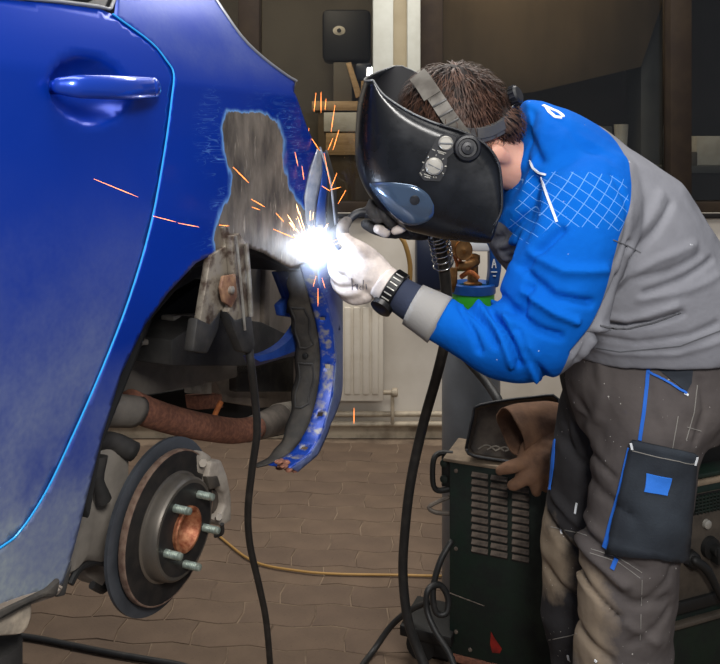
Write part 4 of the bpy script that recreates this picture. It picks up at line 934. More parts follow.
# --- jacket
jb = MB()
JR = [((566, 350), (748, 338), .195), ((556, 330), (742, 300), .205), ((543, 305), (722, 258), .21), ((528, 288), (700, 222), .212), ((512, 278), (672, 180), .215), ((498, 262), (634, 154), .215), ((490, 248), (598, 128), .205), ((486, 234), (562, 108), .18), ((490, 222), (540, 101), .14), ((497, 212), (528, 100), .098), ((499, 206), (524, 100), .09)]
jb.rings([ringpx(*r) for r in JR])
SL = [((596, 176), .07, 1.66), ((594, 192), .098, 1.57), ((583, 220), .103, 1.50), ((566, 262), .097, 1.465), ((550, 305), .096, 1.455), ((530, 332), .088, 1.45), ((500, 340), .071, 1.45), ((470, 333), .052, 1.455), ((445, 321), .043, 1.465), ((424, 310), .0385, 1.475), ((414, 305), .037, 1.48)]
jb.tube([at(*p, y) for p, r, y in SL], [r for p, r, y in SL], 26, 4)
jb.tube([at(572, 185, 1.82), at(525, 195, 1.93), at(486, 200, 1.96), at(455, 206, 1.86), at(420, 216, 1.71)], [.10, .085, .065, .05, .040], 18, 4)
jme = remesh(jb, .0052, 8)
JF = [([(467, 303), (480, 316), (488, 332)], 4.5, -.007), ([(459, 304), (468, 322), (474, 340)], 4, -.006), ([(476, 303), (492, 320), (503, 350)], 5, .007), ([(488, 308), (500, 325), (509, 350)], 4, -.010), ([(500, 310), (516, 335), (526, 362)], 6, .009), ([(507, 318), (520, 345), (540, 370)], 4.5, -.009), ([(505, 302), (525, 316), (545, 322)], 5, -.009), ([(516, 285), (540, 300), (560, 308)], 5, .008), ([(520, 268), (540, 285), (575, 292)], 5, -.008),
      ([(525, 250), (550, 262), (590, 262)], 6, .006), ([(520, 278), (512, 300)], 5, -.008), ([(560, 340), (590, 305), (612, 268), (622, 240)], 4, -.012), ([(572, 345), (600, 312), (622, 275)], 6, .008), ([(580, 340), (607, 313), (632, 280)], 4, -.007), ([(629, 258), (655, 232), (678, 205)], 5, -.009), ([(622, 250), (648, 222), (668, 196)], 7, .006), ([(636, 270), (664, 258), (700, 246)], 6, .006),
      ([(640, 278), (668, 272), (705, 256)], 4.5, -.007), ([(581, 325), (605, 331), (630, 330), (655, 324), (682, 314)], 3.5, -.014), ([(585, 318), (630, 322), (676, 306)], 5, .008), ([(646, 293), (680, 281), (720, 262)], 4, -.009), ([(640, 300), (690, 290), (725, 278)], 5, .005), ([(600, 345), (640, 346), (690, 336), (720, 325)], 4, -.006), ([(570, 352), (620, 360), (680, 356), (730, 340)], 4, .004),
      ([(548, 108), (540, 130), (545, 160)], 6, -.006), ([(530, 108), (531, 135), (526, 165), (508, 205)], 4, .008), ([(537, 112), (538, 138), (533, 168), (515, 208)], 4, -.008), ([(575, 125), (590, 145), (615, 158)], 7, -.005), ([(540, 180), (528, 215), (505, 255)], 6, -.010), ([(552, 225), (530, 245), (515, 262)], 5, -.007), ([(610, 175), (618, 205), (616, 232), (604, 255)], 4, -.004), ([(600, 150), (570, 150), (550, 160)], 8, -.004), ([(606, 270), (585, 310), (566, 348)], 4, -.008)]
fold(jme, JF, 1.47, 1.66)
JC = co_of(jme); q = opx(JC, 1.50)
blue_poly = [(405, 200, 1.45), (480, 205, 1.6), (486, 150, 1.66), (505, 85, 1.66), (548, 93, 1.66), (562, 104, 1.66), (592, 121, 1.65), (614, 143, 1.59), (625, 162, 1.53), (628, 185, 1.48), (622, 212, 1.45), (613, 236, 1.43), (607, 262, 1.42), (595, 300, 1.42), (580, 325, 1.42), (562, 350, 1.42), (550, 400, 1.42), (400, 400, 1.45), (436, 322, 1.45), (427, 315, 1.45), (440, 296, 1.45), (440, 250, 1.45)]
fattr(jme, 'blue', sdist(JC[:, [0, 2]], [(xat(x, y_), zat(y, y_)) for x, y, y_ in blue_poly]))
fattr(jme, 'quilt', np.where((JC[:, 1] < 1.72), sdist(opx(JC, 1.46), [(537, 178), (560, 172), (590, 172), (615, 176), (626, 180), (622, 205), (612, 228), (590, 224), (560, 222), (540, 226), (520, 246), (512, 242), (522, 218), (530, 195)])*1.5/F, -1))
fattr(jme, 'chest', np.where((JC[:, 1] < 1.90) & (JC[:, 1] > 1.56), sdist(opx(JC, 1.60), [(500, 222), (512, 234), (526, 247), (530, 268), (520, 285), (500, 296), (480, 280), (466, 250), (466, 236), (484, 226)])*1.5/F, -1))
jacket = link('jacket', jme, 'jacket', man, smooth='all')
JBV = BVHTree.FromPolygons([tuple(p) for p in JC], [tuple(p.vertices) for p in jme.polygons])
b = MB(); ribbon(b, surf_line(JBV, [(530, 161), (533, 168), (539, 173), (546, 175)], .002), .004); ribbon(b, surf_line(JBV, [(541, 177), (547, 195), (557, 222)], .002), .0045); b.build('reflective_piping', 'piping_white', jacket)
b = MB(); ribbon(b, surf_line(JBV, [(600, 326), (615, 329), (630, 329), (655, 323), (681, 313)], .0025), .003); b.build('pocket_seam', 'seam_grey', jacket)
b = MB(); ribbon(b, surf_line(JBV, [(613, 240), (628, 246), (641, 253)], .0015), .0018); b.build('shoulder_seam', 'seam_grey', jacket)
b = MB(); ribbon(b, surf_line(JBV, [(596, 348), (620, 352), (680, 346), (722, 330)], .0015, 8), .0018); b.build('hem_seam', 'seam_grey', jacket)
# print on the upper back (seen edge on)
b = MB()
for ln in ([(543, 105.5), (551, 109), (558, 112)], [(558, 112), (562, 115), (563, 117)], [(546, 107), (549, 112), (555, 117), (562, 118)]): ribbon(b, surf_line(JBV, ln, .0018, 3), .007)
b.build('back_lettering', 'print_white', jacket)
# sleeve cuff and knitted wristband
b = MB(); b.tube([at(440, 320, 1.466), at(428, 313, 1.472), at(413, 304.5, 1.48)], [.0475, .0445, .041], 26, 3); b.build('sleeve_cuff', 'cuff_grey', jacket, smooth='all')
b = MB(); b.tube([at(418, 306, 1.478), at(408, 300, 1.484), at(397, 293, 1.492)], [.0365, .035, .033], 24, 3); b.build('knit_cuff', 'knit_navy', jacket, smooth='all')

# --- trousers
tb = MB()
tb.rings([ringpx(*r) for r in [((568, 338), (738, 326), .175), ((566, 352), (738, 345), .18), ((563, 372), (734, 370), .185), ((566, 400), (722, 400), .185), ((575, 425), (708, 425), .17)]])
LN = [((660, 385), .118, 1.60), ((652, 420), .110, 1.585), ((645, 460), .102, 1.58), ((638, 505), .097, 1.578), ((631, 550), .096, 1.578), ((626, 600), .097, 1.578), ((622, 650), .094, 1.578), ((622, 720), .085, 1.58), ((626, 800), .080, 1.58), ((628, 826), .082, 1.58)]
LF = [((626, 385), .128, 1.76), ((613, 420), .122, 1.77), ((603, 460), .112, 1.775), ((596, 505), .106, 1.778), ((590, 550), .107, 1.78), ((588, 600), .103, 1.78), ((592, 650), .095, 1.78), ((596, 700), .088, 1.78), ((600, 745), .084, 1.78)]
for l_ in (LN, LF): tb.tube([at(*p, y) for p, r, y in l_], [r for p, r, y in l_], 26, 3, flat=.96, up=(1, 0, 0))
tme = remesh(tb, .0065, 5)
TF = [([(575, 368), (584, 400), (596, 430)], 5, -.008), ([(566, 372), (575, 410), (586, 440)], 5, .006), ([(610, 370), (612, 400), (606, 430), (600, 465)], 6, .006), ([(596, 440), (603, 470), (615, 480)], 5, -.009), ([(590, 545), (610, 560), (640, 566)], 5, -.009), ([(588, 535), (615, 548), (650, 552)], 6, .006), ([(600, 585), (630, 600), (665, 598)], 7, -.008), ([(592, 600), (625, 620), (655, 640)], 6, .007), ([(640, 600), (664, 580), (678, 562)], 5, -.007), ([(628, 640), (655, 625), (670, 610)], 6, -.006),
      ([(700, 380), (704, 410), (694, 440)], 5, -.006), ([(655, 375), (660, 405), (668, 435)], 8, .004)]
fold(tme, TF, 1.50, 1.66)
TF2 = [([(560, 440), (578, 460), (600, 468)], 6, -.008), ([(548, 525), (566, 545), (586, 560)], 5, -.010), ([(552, 500), (572, 518), (592, 530)], 6, .007), ([(545, 575), (560, 590), (580, 600)], 6, -.007), ([(556, 380), (566, 420), (570, 450)], 5, -.006)]
fold(tme, TF2, 1.70, 1.80)
TC = co_of(tme); q = opx(TC, 1.5); q2 = opx(TC, 1.70)
fattr(tme, 'knee', np.maximum(np.where(TC[:, 1] < 1.67, sdist(q, [(560, 568), (588, 570), (606, 582), (612, 610), (610, 640), (612, 690), (560, 690), (552, 600)]), -99), np.where(TC[:, 1] >= 1.67, sdist(q2, [(525, 520), (545, 525), (572, 545), (572, 575), (560, 608), (525, 612)]), -99))*1.5/F*1.0)
fattr(tme, 'dark', (TC[:, 1]-1.672))  # far half of the trousers, tinted darker as shade
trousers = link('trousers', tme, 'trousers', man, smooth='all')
TBV = BVHTree.FromPolygons([tuple(p) for p in TC], [tuple(p.vertices) for p in tme.polygons])
b = MB(); patch(b, TBV, [(633, 439), (693, 452), (682, 561), (609, 549)], 14, 20, .013, .010); cp = b.build('cargo_pocket', 'pocket_navy', trousers, smooth='all')
b = MB(); patch(b, TBV, [(646, 470), (668, 474), (665, 493), (643, 489)], 5, 5, .0155, .003); b.build('pocket_tab', 'tab_blue', trousers)
b = MB(); patch(b, TBV, [(648, 361), (693, 364), (691, 383), (686, 392)], 6, 6, .003, .003); b.build('hip_pocket', 'pocket_navy', trousers)
for ln, of, wd in (([(649, 360), (647, 385), (644, 412), (640, 440)], .003, .0065), ([(648, 371), (660, 378), (674, 386), (686, 393)], .005, .004), ([(631, 448), (620, 496), (606, 546)], .006, .010), ([(617, 558), (612, 570)], .004, .008), ([(555, 440), (553, 465), (550, 490)], .003, .011)):
    b = MB(); ribbon(b, surf_line(TBV, ln, of), wd); b.build('blue_piping', 'blue_cloth', trousers)
b = MB()
for ln in ([(591, 549), (620, 558), (642, 573)], [(590, 553), (618, 562), (640, 578)], [(551, 527), (575, 532), (587, 536)], [(634, 448), (664, 456), (691, 461)], [(697, 385), (694, 412), (686, 440)], [(687, 427), (701, 431)], [(642, 580), (640, 640)], [(549, 640), (577, 634)], [(678, 416), (672, 450)]):
    ribbon(b, surf_line(TBV, ln, .0016 if ln[0][1] != 448 else .0142), .0012, .0006)
setp(b.build('stitching', 'stitch', trousers), kind='stuff')
b = MB()
for ln in ([(577, 503), (575, 514)], [(633, 441), (634, 447)], [(561, 530), (562, 534)], [(692, 453), (690, 462)], [(568, 655), (569, 660)], [(684, 393), (688, 395)], [(595, 660), (597, 662)]): b = MB(); ribbon(b, surf_line(TBV, ln, .0025 if ln[0][0] not in (633, 692) else .0145, 2), .004); b.build('white_paint_mark', 'print_white', trousers)
# boots on the floor
for lx, ly in ((at(626, 800, 1.58).x, 1.58), (at(600, 745, 1.78).x, 1.78)):
    b = MB(); b.tube([(lx+.01, ly, .05), (lx-.05, ly-.006, .055), (lx-.12, ly-.012, .045), (lx-.20, ly-.02, .035)], [.046, .05, .048, .034], 16, 4, flat=.9, roundcap=True); b.tube([(lx, ly, .04), (lx, ly, .12), (lx, ly, .20)], [.05, .054, .052], 16, 3)
    b.box((lx-.09, ly-.01, .011), (.28, .09, .022), bev=.01)
    o = link('boot', remesh(b, .006, 3), 'boot', man, smooth='all')

# --- hair
b = MB(); R = []
for i in range(18):
    th = math.radians(4+i*7.2); rr = []
    for k in range(30):
        ph = 2*math.pi*k/30; n = Vector((math.sin(th)*math.cos(ph), math.sin(th)*math.sin(ph), math.cos(th)))   # local: s, f, pole
        rr.append(n)
    R.append(rr)
pole = (-hf*.55+hu*.85).normalized(); pf = (hf-pole*hf.dot(pole)).normalized(); psd = pole.cross(pf)
def skull(n_world, ex=0.0):
    c = Vector((n_world.dot(hs)/.076, n_world.dot(hf)/.098, n_world.dot(hu)/.112)); return HC+n_world/c.length*(1)+n_world*ex
RR = [[skull((psd*n.x+pf*n.y+pole*n.z).normalized(), .007) for n in rr] for rr in R[:16]]
b.rings(RR, cap=True); NH = at(497, 120, 1.625); b.ell(NH, (hs*.060, hf*.044, hu*.050)); hair = b.build('hair', 'hair_under', man, smooth='all')
b = MB(); whorl = (-hf*.80+hu*.62+hs*.10).normalized()
for i in range(3800):
    n = Vector((random.gauss(0, 1), random.gauss(0, 1), random.gauss(0, 1))).normalized(); f_, u_, s_ = n.dot(hf), n.dot(hu), n.dot(hs)
    if f_ > .45 or (u_ < -.35 and f_ > -.25) or u_ < -.86: continue
    if abs(s_) > .8 and f_ > .05 and u_ < .1: continue
    d = (n-whorl); d = (d-n*d.dot(n)); d = d.normalized() if d.length > .05 else n.orthogonal()
    d = (d+Vector((random.gauss(0, .22), random.gauss(0, .22), random.gauss(0, .22)))); wd = random.uniform(.0010, .0018); ln = random.uniform(.28, .55); lift = random.uniform(.004, .016)
    pts = []
    for k in range(5):
        t = k/4; m = (n+d*ln*t).normalized(); pts.append((skull(m, .006+lift*math.sin(t*2.2)), m))
    vs = []
    for k, (p, m) in enumerate(pts):
        sd = m.cross(d).normalized()*wd*(1-.75*k/4); vs += [p-sd, p+sd]
    b.add(vs, [(2*k, 2*k+1, 2*k+3, 2*k+2) for k in range(4)])
for i in range(900):
    n = Vector((random.gauss(0, 1), random.gauss(0, 1), random.gauss(0, 1))).normalized()
    if n.dot(hu) > .3 or n.dot(hf) > .75: continue
    p = NH+hs*n.dot(hs)*.062+hf*n.dot(hf)*.046+hu*n.dot(hu)*.052; d = (-hu*.9+hf*.25+Vector((random.gauss(0, .2), random.gauss(0, .2), random.gauss(0, .2)))); d = (d-n*d.dot(n)*.85).normalized(); sd = n.cross(d)*.0013; ln = random.uniform(.012, .028)
    vs = []
    for k in range(3): c = p+d*ln*k/2+n*(.002+.001*k); vs += [c-sd*(1-.4*k), c+sd*(1-.4*k)]
    b.add(vs, [(0, 1, 3, 2), (2, 3, 5, 4)])
setp(b.build('hair_strands', 'hair', hair, smooth='all', recalc=False), kind='stuff')

# --- welding helmet (worn)
NE = [(373, 80), (382, 93), (395, 103), (412, 113), (430, 121), (445, 126), (461, 131), (476, 138), (489, 148), (498, 162), (501, 178), (502, 196), (501, 212), (494, 226)]
FR = [(369, 76), (361, 98), (358, 128), (358, 155), (362, 173), (369, 188), (380, 203), (392, 214), (406, 224), (421, 228), (437, 232), (452, 233), (466, 234), (481, 233)]
YN, YF_, YCn = 1.485, 1.745, 1.615
nl = len(NE); SM = 3
NEs = smooth_poly(NE, SM); FRs = smooth_poly(FR, SM); b = MB(); G = []
nth = 44
for i, (a, c) in enumerate(zip(NEs, FRs)):
    N_ = at(*a, YN); s = i/(len(NEs)-1); Fa = N_.copy(); Fa.y = YF_; Fa += Vector((.055*(1-s), 0, float(np.interp(i, [0, 3, 6, 9, 14, 40], [.050, .074, .084, .089, .084, .055])))); Mx = (N_+Fa)/2; Fr = at(*c, YCn); A = Fr-Mx; Bv = (N_-Fa)/2; row = []
    for k in range(nth+1):
        th = -math.pi/2+math.pi*k/nth; co, si = math.cos(th), math.sin(th); e = 2/(2.0+.55*min(1, s*5))
        row.append(Mx+A*(abs(co)**e)+Bv*math.copysign(abs(si)**e, si))
    G.append(row)
vs = [p for r in G for p in r]; W = nth+1
fs = [(i*W+k, i*W+k+1, (i+1)*W+k+1, (i+1)*W+k) for i in range(len(G)-1) for k in range(nth)]
b.add(vs, fs); helm = b.build('welding_helmet', 'helmet', man, smooth='all', recalc=False)
fixn(helm, Vector((-.6, -.7, -.4))); solid(helm, .003)
HBV = BVHTree.FromPolygons([tuple(v) for v in vs], fs)
b = MB(); rim = [G[i][nth] for i in range(14, -1, -1)]+[G[0][k] for k in range(nth-1, -1, -1)]+[G[i][0] for i in range(1, 14)]
b.tube(rim, .0019, 6, 0); b.build('helmet_rim', 'rim_grey', helm, smooth='all')
b = MB(); b.tube([G[i][nth] for i in range(14, len(G))], .0026, 6, 0); b.build('helmet_edge', 'plastic_black', helm, smooth='all')
# liner on the inside of the shell
b = MB(); vs2 = []
for r in G[1:-4]:
    c = (r[0]+r[-1])/2
    for p in r: vs2.append(p+(c-p).normalized()*.006)
nr = len(G)-5; b.add(vs2, [(i*W+k, i*W+k+1, (i+1)*W+k+1, (i+1)*W+k) for i in range(nr-1) for k in range(nth)]); b.build('helmet_lining', 'helmet_in', helm, smooth='all')
# visor window: glossy lens wrapping the front, rounded ends at the sides
b = MB(); vis = [(434, 205), (433, 216), (424, 223), (410, 225), (398, 219), (385, 206), (374, 191), (370, 183), (384, 182), (400, 183), (416, 186), (428, 194)]
vc = (404, 204); rowsP = []
vp = smooth_poly(vis+vis[:1], 3)[:-1]
for f_ in (1.0, .93, .8, .6, .4, .2, .02):
    row = []
    for x, y in vp:
        p, n = hit(HBV, vc[0]+(x-vc[0])*f_, vc[1]+(y-vc[1])*f_); row.append(p+n*(.0012 if f_ == 1 else .0042+.006*(1-f_)))
    rowsP.append(row)
b.rings(rowsP, cap=False); vo = b.build('visor_window', 'visor', helm, smooth='all'); fixn(vo, Vector((-.3, -1, -.3)))
b = MB(); p, n = hit(HBV, 415, 199); b.lathe(p+n*.006, n, [(.010, 0), (.009, .003), (.004, .004), (.001, .004)], 14); b.build('sensor', 'plastic_black', vo)
def disc(px, py, prof, seg, name, m, par): p, n = hit(HBV, px, py); b = MB(); b.lathe(p, n, prof, seg); return b.build(name, m, par)
b = MB(); T = [(437, 137), (447, 133), (456, 137), (457, 149), (447, 158), (446, 170), (440, 181), (424, 180), (419, 174), (426, 158)]
P0 = [hit(HBV, *p) for p in T]; b.rings([[p for p, n in P0], [p+n*.004 for p, n in P0]]); dp = b.build('control_plate', 'plastic_black', helm)
k1 = disc(445.5, 143, [(.0135, .003), (.0135, .008), (.0115, .010), (.011, .009), (.001, .009)], 24, 'control_dial', 'dial_grey', helm)
k2 = disc(434, 166, [(.0165, .003), (.0165, .008), (.013, .012), (.001, .013)], 24, 'control_dial', 'dial_grey', helm)
b = MB()
for (x0, y0, x1, y1) in ((439, 143, 452, 143.5), (428, 163, 440, 169)): (p, n), (q_, n2) = hit(HBV, x0, y0), hit(HBV, x1, y1); b.tube([p+n*.0115, q_+n*.0115], .0018, 6, 0)
b.build('dial_bar', 'rim_grey', helm)
b = MB()
for k in range(9):
    a = math.radians(k*40); x, y = 434+10.5*math.cos(a), 166+10.2*math.sin(a); p, n = hit(HBV, x, y); p2, n2 = hit(HBV, 434+12.5*math.cos(a), 166+12*math.sin(a)); b.tube([p+n*.0045, p2+n*.0045], .0012, 5, 0)
for (x0, y0, x1, y1) in ((432, 149, 435, 150.5), (437, 150.5, 446, 153), (420, 172, 422, 175), (424, 173.5, 431, 176), (424.5, 176, 430, 177.6), (433, 176, 434, 177.5), (438, 152.3, 444, 154.2)):
    (p, n), (p2, n2) = hit(HBV, x0, y0), hit(HBV, x1, y1); b.tube([p+n*.0045, p2+n*.0045], .0011, 5, 0)
b.build('dial_markings', 'dial_grey', helm)
disc(467, 148, [(.026, 0), (.026, .006), (.023, .012), (.019, .013), (.017, .008), (.012, .008), (.011, .014), (.005, .015), (.004, .010), (.001, .010)], 28, 'pivot_knob', 'plastic_black', helm)
# headgear straps over the hair
def headpt(px, py, ex):
    d = ray(px, py).normalized()
    o = CAM0-HC; R3 = Matrix((hs/(.076+ex), hf/(.098+ex), hu/(.112+ex))); O = R3@o; D = R3@d; a = D.dot(D); bq = O.dot(D); c = O.dot(O)-1; dc = bq*bq-a*c
    t = (-bq-math.sqrt(max(dc, 0)))/a; p = CAM0+d*t; n = (R3.transposed()@(R3@(p-HC))).normalized(); return p, n
def strap(pts, width, ex, name, m, th=.0015, par=None):
    b = MB(); P = [(x, y) for x, y in smooth_poly(pts, 4)]; ribbon(b, [headpt(x, y, ex) for x, y in P], width, th); return b.build(name, m, par or helm)
hg = strap([(424, 80), (436, 98), (448, 116), (460, 132), (466, 140)], .030, .020, 'headband', 'strap_light')
strap([(417, 74), (424, 83), (432, 96)], .036, .024, 'strap_buckle', 'strap_light', .002, hg)
for x, y in ((440, 103), (446, 113), (452, 122)):
    b = MB(); p, n = headpt(x, y, .0215); p2, n2 = headpt(x+4, y+7, .0215); t = (p2-p).normalized(); s_ = t.cross(n); b.box(p+n*.002, (.030, .004, .003), Matrix((s_, t, n)).transposed(), .001); b.build('strap_ridge', 'strap', hg)
strap([(458, 133), (470, 136), (486, 134), (502, 127), (514, 115), (519, 102)], .030, .018, 'headband', 'strap')
strap([(478, 134), (492, 131), (505, 124)], .020, .0215, 'strap_slider', 'strap', .0015, hg)
b = MB(); kp = at(516, 95, 1.585); ka = Vector((.75, -.55, .35)).normalized(); pr = []
b.lathe(kp-ka*.012, ka, [(.012, 0), (.018, .004), (.0185, .016), (.015, .02), (.001, .021)], 20)
for k in range(12):
    e1 = ka.orthogonal().normalized(); e2 = ka.cross(e1); a = 2*math.pi*k/12; dd = e1*math.cos(a)+e2*math.sin(a); b.tube([kp-ka*.008+dd*.0185, kp+ka*.004+dd*.0185], .0025, 5, 0)
b.build('ratchet_knob', 'plastic_black', helm)

# --- gloves
gl = [([at(392, 288, 1.497), at(382, 281, 1.505), at(371, 273, 1.512), at(360, 266, 1.52), at(351, 262, 1.53)], [.031, .033, .040, .041, .034], .72, (.5, 0, .85)),
      ([at(372, 258, 1.51), at(358, 248, 1.505), at(346, 240, 1.51), at(342, 231, 1.515), at(346, 223, 1.52)], [.017, .0145, .0125, .012, .0105], None, None),
      ([at(352, 270, 1.515), at(342, 266, 1.52), at(335, 257, 1.53), at(329, 247, 1.54)], [.0155, .0135, .012, .0105], None, None),
      ([at(354, 280, 1.515), at(342, 280, 1.525), at(334, 271, 1.54), at(333, 259, 1.552)], [.0155, .0135, .012, .010], None, None),
      ([at(360, 290, 1.51), at(348, 292, 1.52), at(337, 284, 1.54), at(336, 272, 1.555)], [.015, .0135, .012, .010], None, None),
      ([at(366, 296, 1.51), at(354, 299, 1.52), at(344, 293, 1.535), at(341, 283, 1.55)], [.014, .012, .011, .009], None, None)]
gw = glove_obj('glove', gl, [], 'glove_white', None, .0026, 4, parent=man, lumps=.0012); gw['label'] = 'white knitted work glove on the near hand'
GBV = bvh(gw.data); off = ORG[man.name]
GB2 = BVHTree.FromPolygons([tuple(v.co+off) for v in gw.data.vertices], [tuple(p.vertices) for p in gw.data.polygons])
b = MB()
for ln in ([(352, 278), (352.5, 290)], [(353, 286), (356, 284), (357, 289)], [(357.5, 284), (358, 290)], [(361, 286), (359.5, 288), (361.5, 290)], [(363.5, 280), (363, 290)], [(366, 284), (367, 289)]): ribbon(b, surf_line(GB2, ln, .0012, 3), .0012, .0005)
b.build('pen_scribble', 'ink', gw)
b = MB(); b.tube([at(342.5, 232, 1.514), at(343, 227, 1.517), at(346.5, 222, 1.520)], [.0127, .0125, .0108], 12, 3, roundcap=True); b.build('worn_fingertip', 'glove_tip', gw, smooth='all')
b = MB(); b.tube([at(398, 293, 1.492), at(388, 286, 1.50), at(382, 281, 1.505)], [.034, .0345, .033], 22, 3); b.build('glove_hem', 'glove_white', gw, smooth='all')
# right hand wrapped round the torch
TH = [at(432, 224, 1.655), at(412, 215, 1.625), at(390, 210, 1.60), at(368, 212, 1.585)]
gr = [([at(424, 226, 1.70), at(410, 222, 1.675), at(398, 218, 1.655), at(388, 216, 1.645)], [.032, .038, .040, .034], .6, (0, 0, 1)),
      ([at(384, 204, 1.64), at(374, 203, 1.605), at(371, 212, 1.575), at(378, 219, 1.575)], [.013, .0125, .0115, .010], None, None),
      ([at(394, 204, 1.64), at(386, 201, 1.60), at(383, 212, 1.572), at(391, 224, 1.58)], [.0135, .0125, .0115, .010], None, None),
      ([at(404, 206, 1.645), at(397, 203, 1.605), at(394, 215, 1.578), at(402, 226, 1.59)], [.0135, .0125, .0115, .010], None, None),
      ([at(413, 210, 1.655), at(408, 207, 1.615), at(405, 220, 1.592), at(413, 230, 1.605)], [.0125, .0115, .011, .009], None, None),
      ([at(396, 232, 1.66), at(384, 231, 1.635), at(374, 228, 1.61), at(366, 224, 1.60)], [.0155, .014, .0125, .011], None, None)]
gd_ = glove_obj('glove', gr, [], 'glove_dark', None, .0028, 4, parent=man, lumps=.0012); gd_['label'] = 'dark grey work glove closed round the torch'
b = MB(); b.tube([at(395, 231, 1.568), at(400, 229, 1.572), at(404, 227, 1.578)], [.008, .0095, .008], 10, 3, roundcap=True); b.tube([at(378, 229, 1.588), at(385, 232, 1.60)], [.010, .012], 10, 2, roundcap=True)
b.build('worn_fingertip', 'glove_white', gd_, smooth='all')
# watch
wt = MB(); wa, wb_ = at(399, 294, 1.492), at(388, 287, 1.499); ax = (wb_-wa).normalized(); wc = (wa+wb_)/2
wt.lathe(wa, ax, [(.0375, 0), (.040, .002), (.040, .022), (.0375, .024)], 30, cap=False); watch = wt.build('wristwatch', 'watch_black', man); solid(watch, .003)
e1 = Vector((0, -1, 0)); e1 = (e1-ax*e1.dot(ax)).normalized(); e2 = ax.cross(e1)
b = MB(); dv = (e1*.55+e2*(-.84 if e2.z > 0 else .84)).normalized(); b.lathe(wc+dv*.036, dv, [(.021, 0), (.021, .010), (.018, .012), (.001, .012)], 22); b.build('watch_case', 'watch_black', watch)
b = MB()
for k in range(8):
    a = math.radians(-52+k*15); up_ = e2 if e2.z > 0 else -e2; dd = e1*math.cos(a)+up_*math.sin(a); c = wa+ax*.012+dd*.0408; tt = ax.cross(dd); b.box(c, (.016, .0022, .002), Matrix((ax, tt, dd)).transposed(), .0005)
b.build('strap_link', 'watch_line', watch)

# ------------------------------------------------------------------ torch, arc and sparks
torch = empty('welding_torch', TH[1], 'black welding torch held in the dark glove with its long hose', 'welding torch')
b = MB(); b.tube(TH, [.017, .017, .016, .013], 16, 4, roundcap=True); b.build('torch_handle', 'plastic_black', torch, smooth='all')
b = MB(); b.tube([at(371, 212, 1.586), at(358, 213, 1.578), at(348, 221, 1.572), at(340, 229, 1.570)], [.0095, .0085, .008, .008], 12, 4); b.build('swan_neck', 'plastic_black', torch, smooth='all')
b = MB(); b.lathe(at(343, 226, 1.571), at(325, 241, 1.568)-at(343, 226, 1.571), [(.009, 0), (.0115, .003), (.0115, .022), (.009, .034), (.0075, .034), (.0075, .02)], 18); b.build('gas_nozzle', 'glove_dark', torch)
b = MB(); b.box(at(392, 219, 1.588), (.04, .008, .012), None, .003); b.build('trigger', 'plastic_black', torch)
hose = [at(430, 223, 1.65), at(438, 236, 1.68), at(443, 262, 1.72), at(447, 300, 1.78), at(446, 335, 1.84), at(437, 375, 1.90), at(423, 425, 1.96), at(411, 480, 2.0), at(405, 530, 2.03), at(403, 575, 2.05), at(408, 620, 2.05), at(420, 655, 2.04), at(434, 690, 2.0), Vector((.22, 1.85, .014)), Vector((.45, 1.72, .013))]
b = MB(); b.tube(hose, .0125, 12, 8); b.build('torch_hose', 'cable', torch, smooth='all')
b = MB(); pth = catmull(hose[:4], 30); hel = []
for i, p in enumerate(pth[24:66]):
    t = (pth[min(i+26, 89)]-p).normalized(); e1 = t.cross(Vector((0, 1, 0))).normalized(); e2 = t.cross(e1); a = i*1.05; hel.append(p+(e1*math.cos(a)+e2*math.sin(a))*.0215)
b.tube(hel, .0022, 5, 3); b.build('strain_spring', 'chrome', torch, smooth='all')
b = MB(); b.ell(WELD, (Vector((.006, 0, 0)), Vector((0, .006, 0)), Vector((0, 0, .008))), 12, 8)
setp(b.build('welding_arc', 'arc_core', org=WELD, smooth='all'), 'blinding white welding arc at the edge of the wheel arch', 'welding arc')
# welding fume around the arc, lit by the arc itself
t = NT('welding_fume'); t.t.nodes.remove(t.b); vs_ = t.n('ShaderNodeVolumeScatter'); vs_.inputs['Color'].default_value = (.85, .9, 1, 1); vs_.inputs['Anisotropy'].default_value = .2
co = t.n('ShaderNodeTexCoord').outputs['Object']; ln_ = t.n('ShaderNodeVectorMath', operation='LENGTH'); t.l(co, ln_.inputs[0])
fo = t.math('POWER', t.ramp(ln_.outputs['Value'], .10, 0.0), 2.5); t.l(t.math('MULTIPLY', fo, 24.0), vs_.inputs['Density']); t.l(vs_.outputs[0], t.out.inputs['Volume']); M['welding_fume'] = t.m
b = MB(); b.ell(WELD, (Vector((.1, 0, 0)), Vector((0, .1, 0)), Vector((0, 0, .1))), 20, 12)
setp(b.build('welding_fume', 'welding_fume', org=WELD, smooth='all'), 'thin bluish welding fume glowing around the arc', 'fume', kind='stuff')
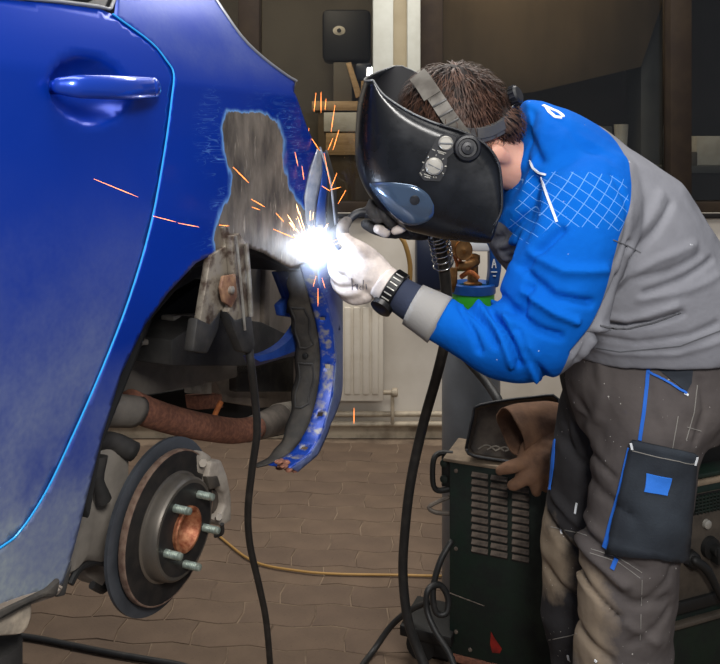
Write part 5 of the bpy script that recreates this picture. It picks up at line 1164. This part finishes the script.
def spark(b, p0, p1, r):
    b.tube([p0, p0.lerp(p1, .7), p1], [r*.5, r, r*.25], 4, 0)
b = MB(); Ys = 1.50
SPK = [(153, 216, 176, 222, .82), (178, 223, 199, 227, .86), (94, 179, 138, 197, .74), (233, 167, 249, 183, 1.15), (251, 199, 265, 207, 1.2), (252, 207, 260, 210, 1.2), (273, 229, 297, 239, 1.3), (276, 213, 284, 222, 1.35), (219, 225, 229, 226, 1.1), (316, 93, 314, 112, 1.55), (321, 92, 321, 113, 1.55), (326, 99, 325, 110, 1.5), (335, 105, 331, 132, 1.5), (333, 138, 328, 150, 1.5), (339, 130, 333, 150, 1.5), (295, 152, 298, 166, 1.42), (308, 133, 320, 151, 1.5), (337, 173, 331, 188, 1.5), (322, 186, 330, 191, 1.5), (330, 190, 341, 187, 1.5), (346, 190, 338, 204, 1.48), (316, 276, 313, 287, 1.5), (322, 278, 325, 288, 1.5), (318, 288, 318, 306, 1.5), (354, 408, 354, 424, 1.5), (324, 153, 330, 184, 1.52), (309, 128, 307, 146, 1.5), (302, 166, 304, 180, 1.45)]
for x0, y0, x1, y1, Y in SPK: spark(b, at(x0, y0, Y), at(x1, y1, Y), .00055*Y/1.5)
b.build('spark_tmp', 'spark_hot'); sp1 = bpy.data.objects['spark_tmp']; sp1.name = 'welding_sparks'; setp(sp1, 'orange sparks flying around the arc and across the blue panel', 'sparks', kind='stuff')
b = MB()
for i in range(40):
    a = random.choice([random.uniform(-.2, 1.15), random.uniform(1.9, 2.6), random.uniform(1.2, 1.9)]); d = Vector((math.cos(a)*.7, -random.uniform(.1, .6), math.sin(a))).normalized(); r0 = random.uniform(.015, .075); ln = random.uniform(.008, .035); spark(b, WELD+d*r0+Vector((0, -.03, 0)), WELD+d*(r0+ln)+Vector((0, -.03, 0)), .00045)
b.build('spark_tmp2', 'spark_white'); o = bpy.data.objects['spark_tmp2']; o.name = 'arc_sparks'; setp(o, 'short bright sparks spraying straight out of the welding arc', 'sparks', kind='stuff')
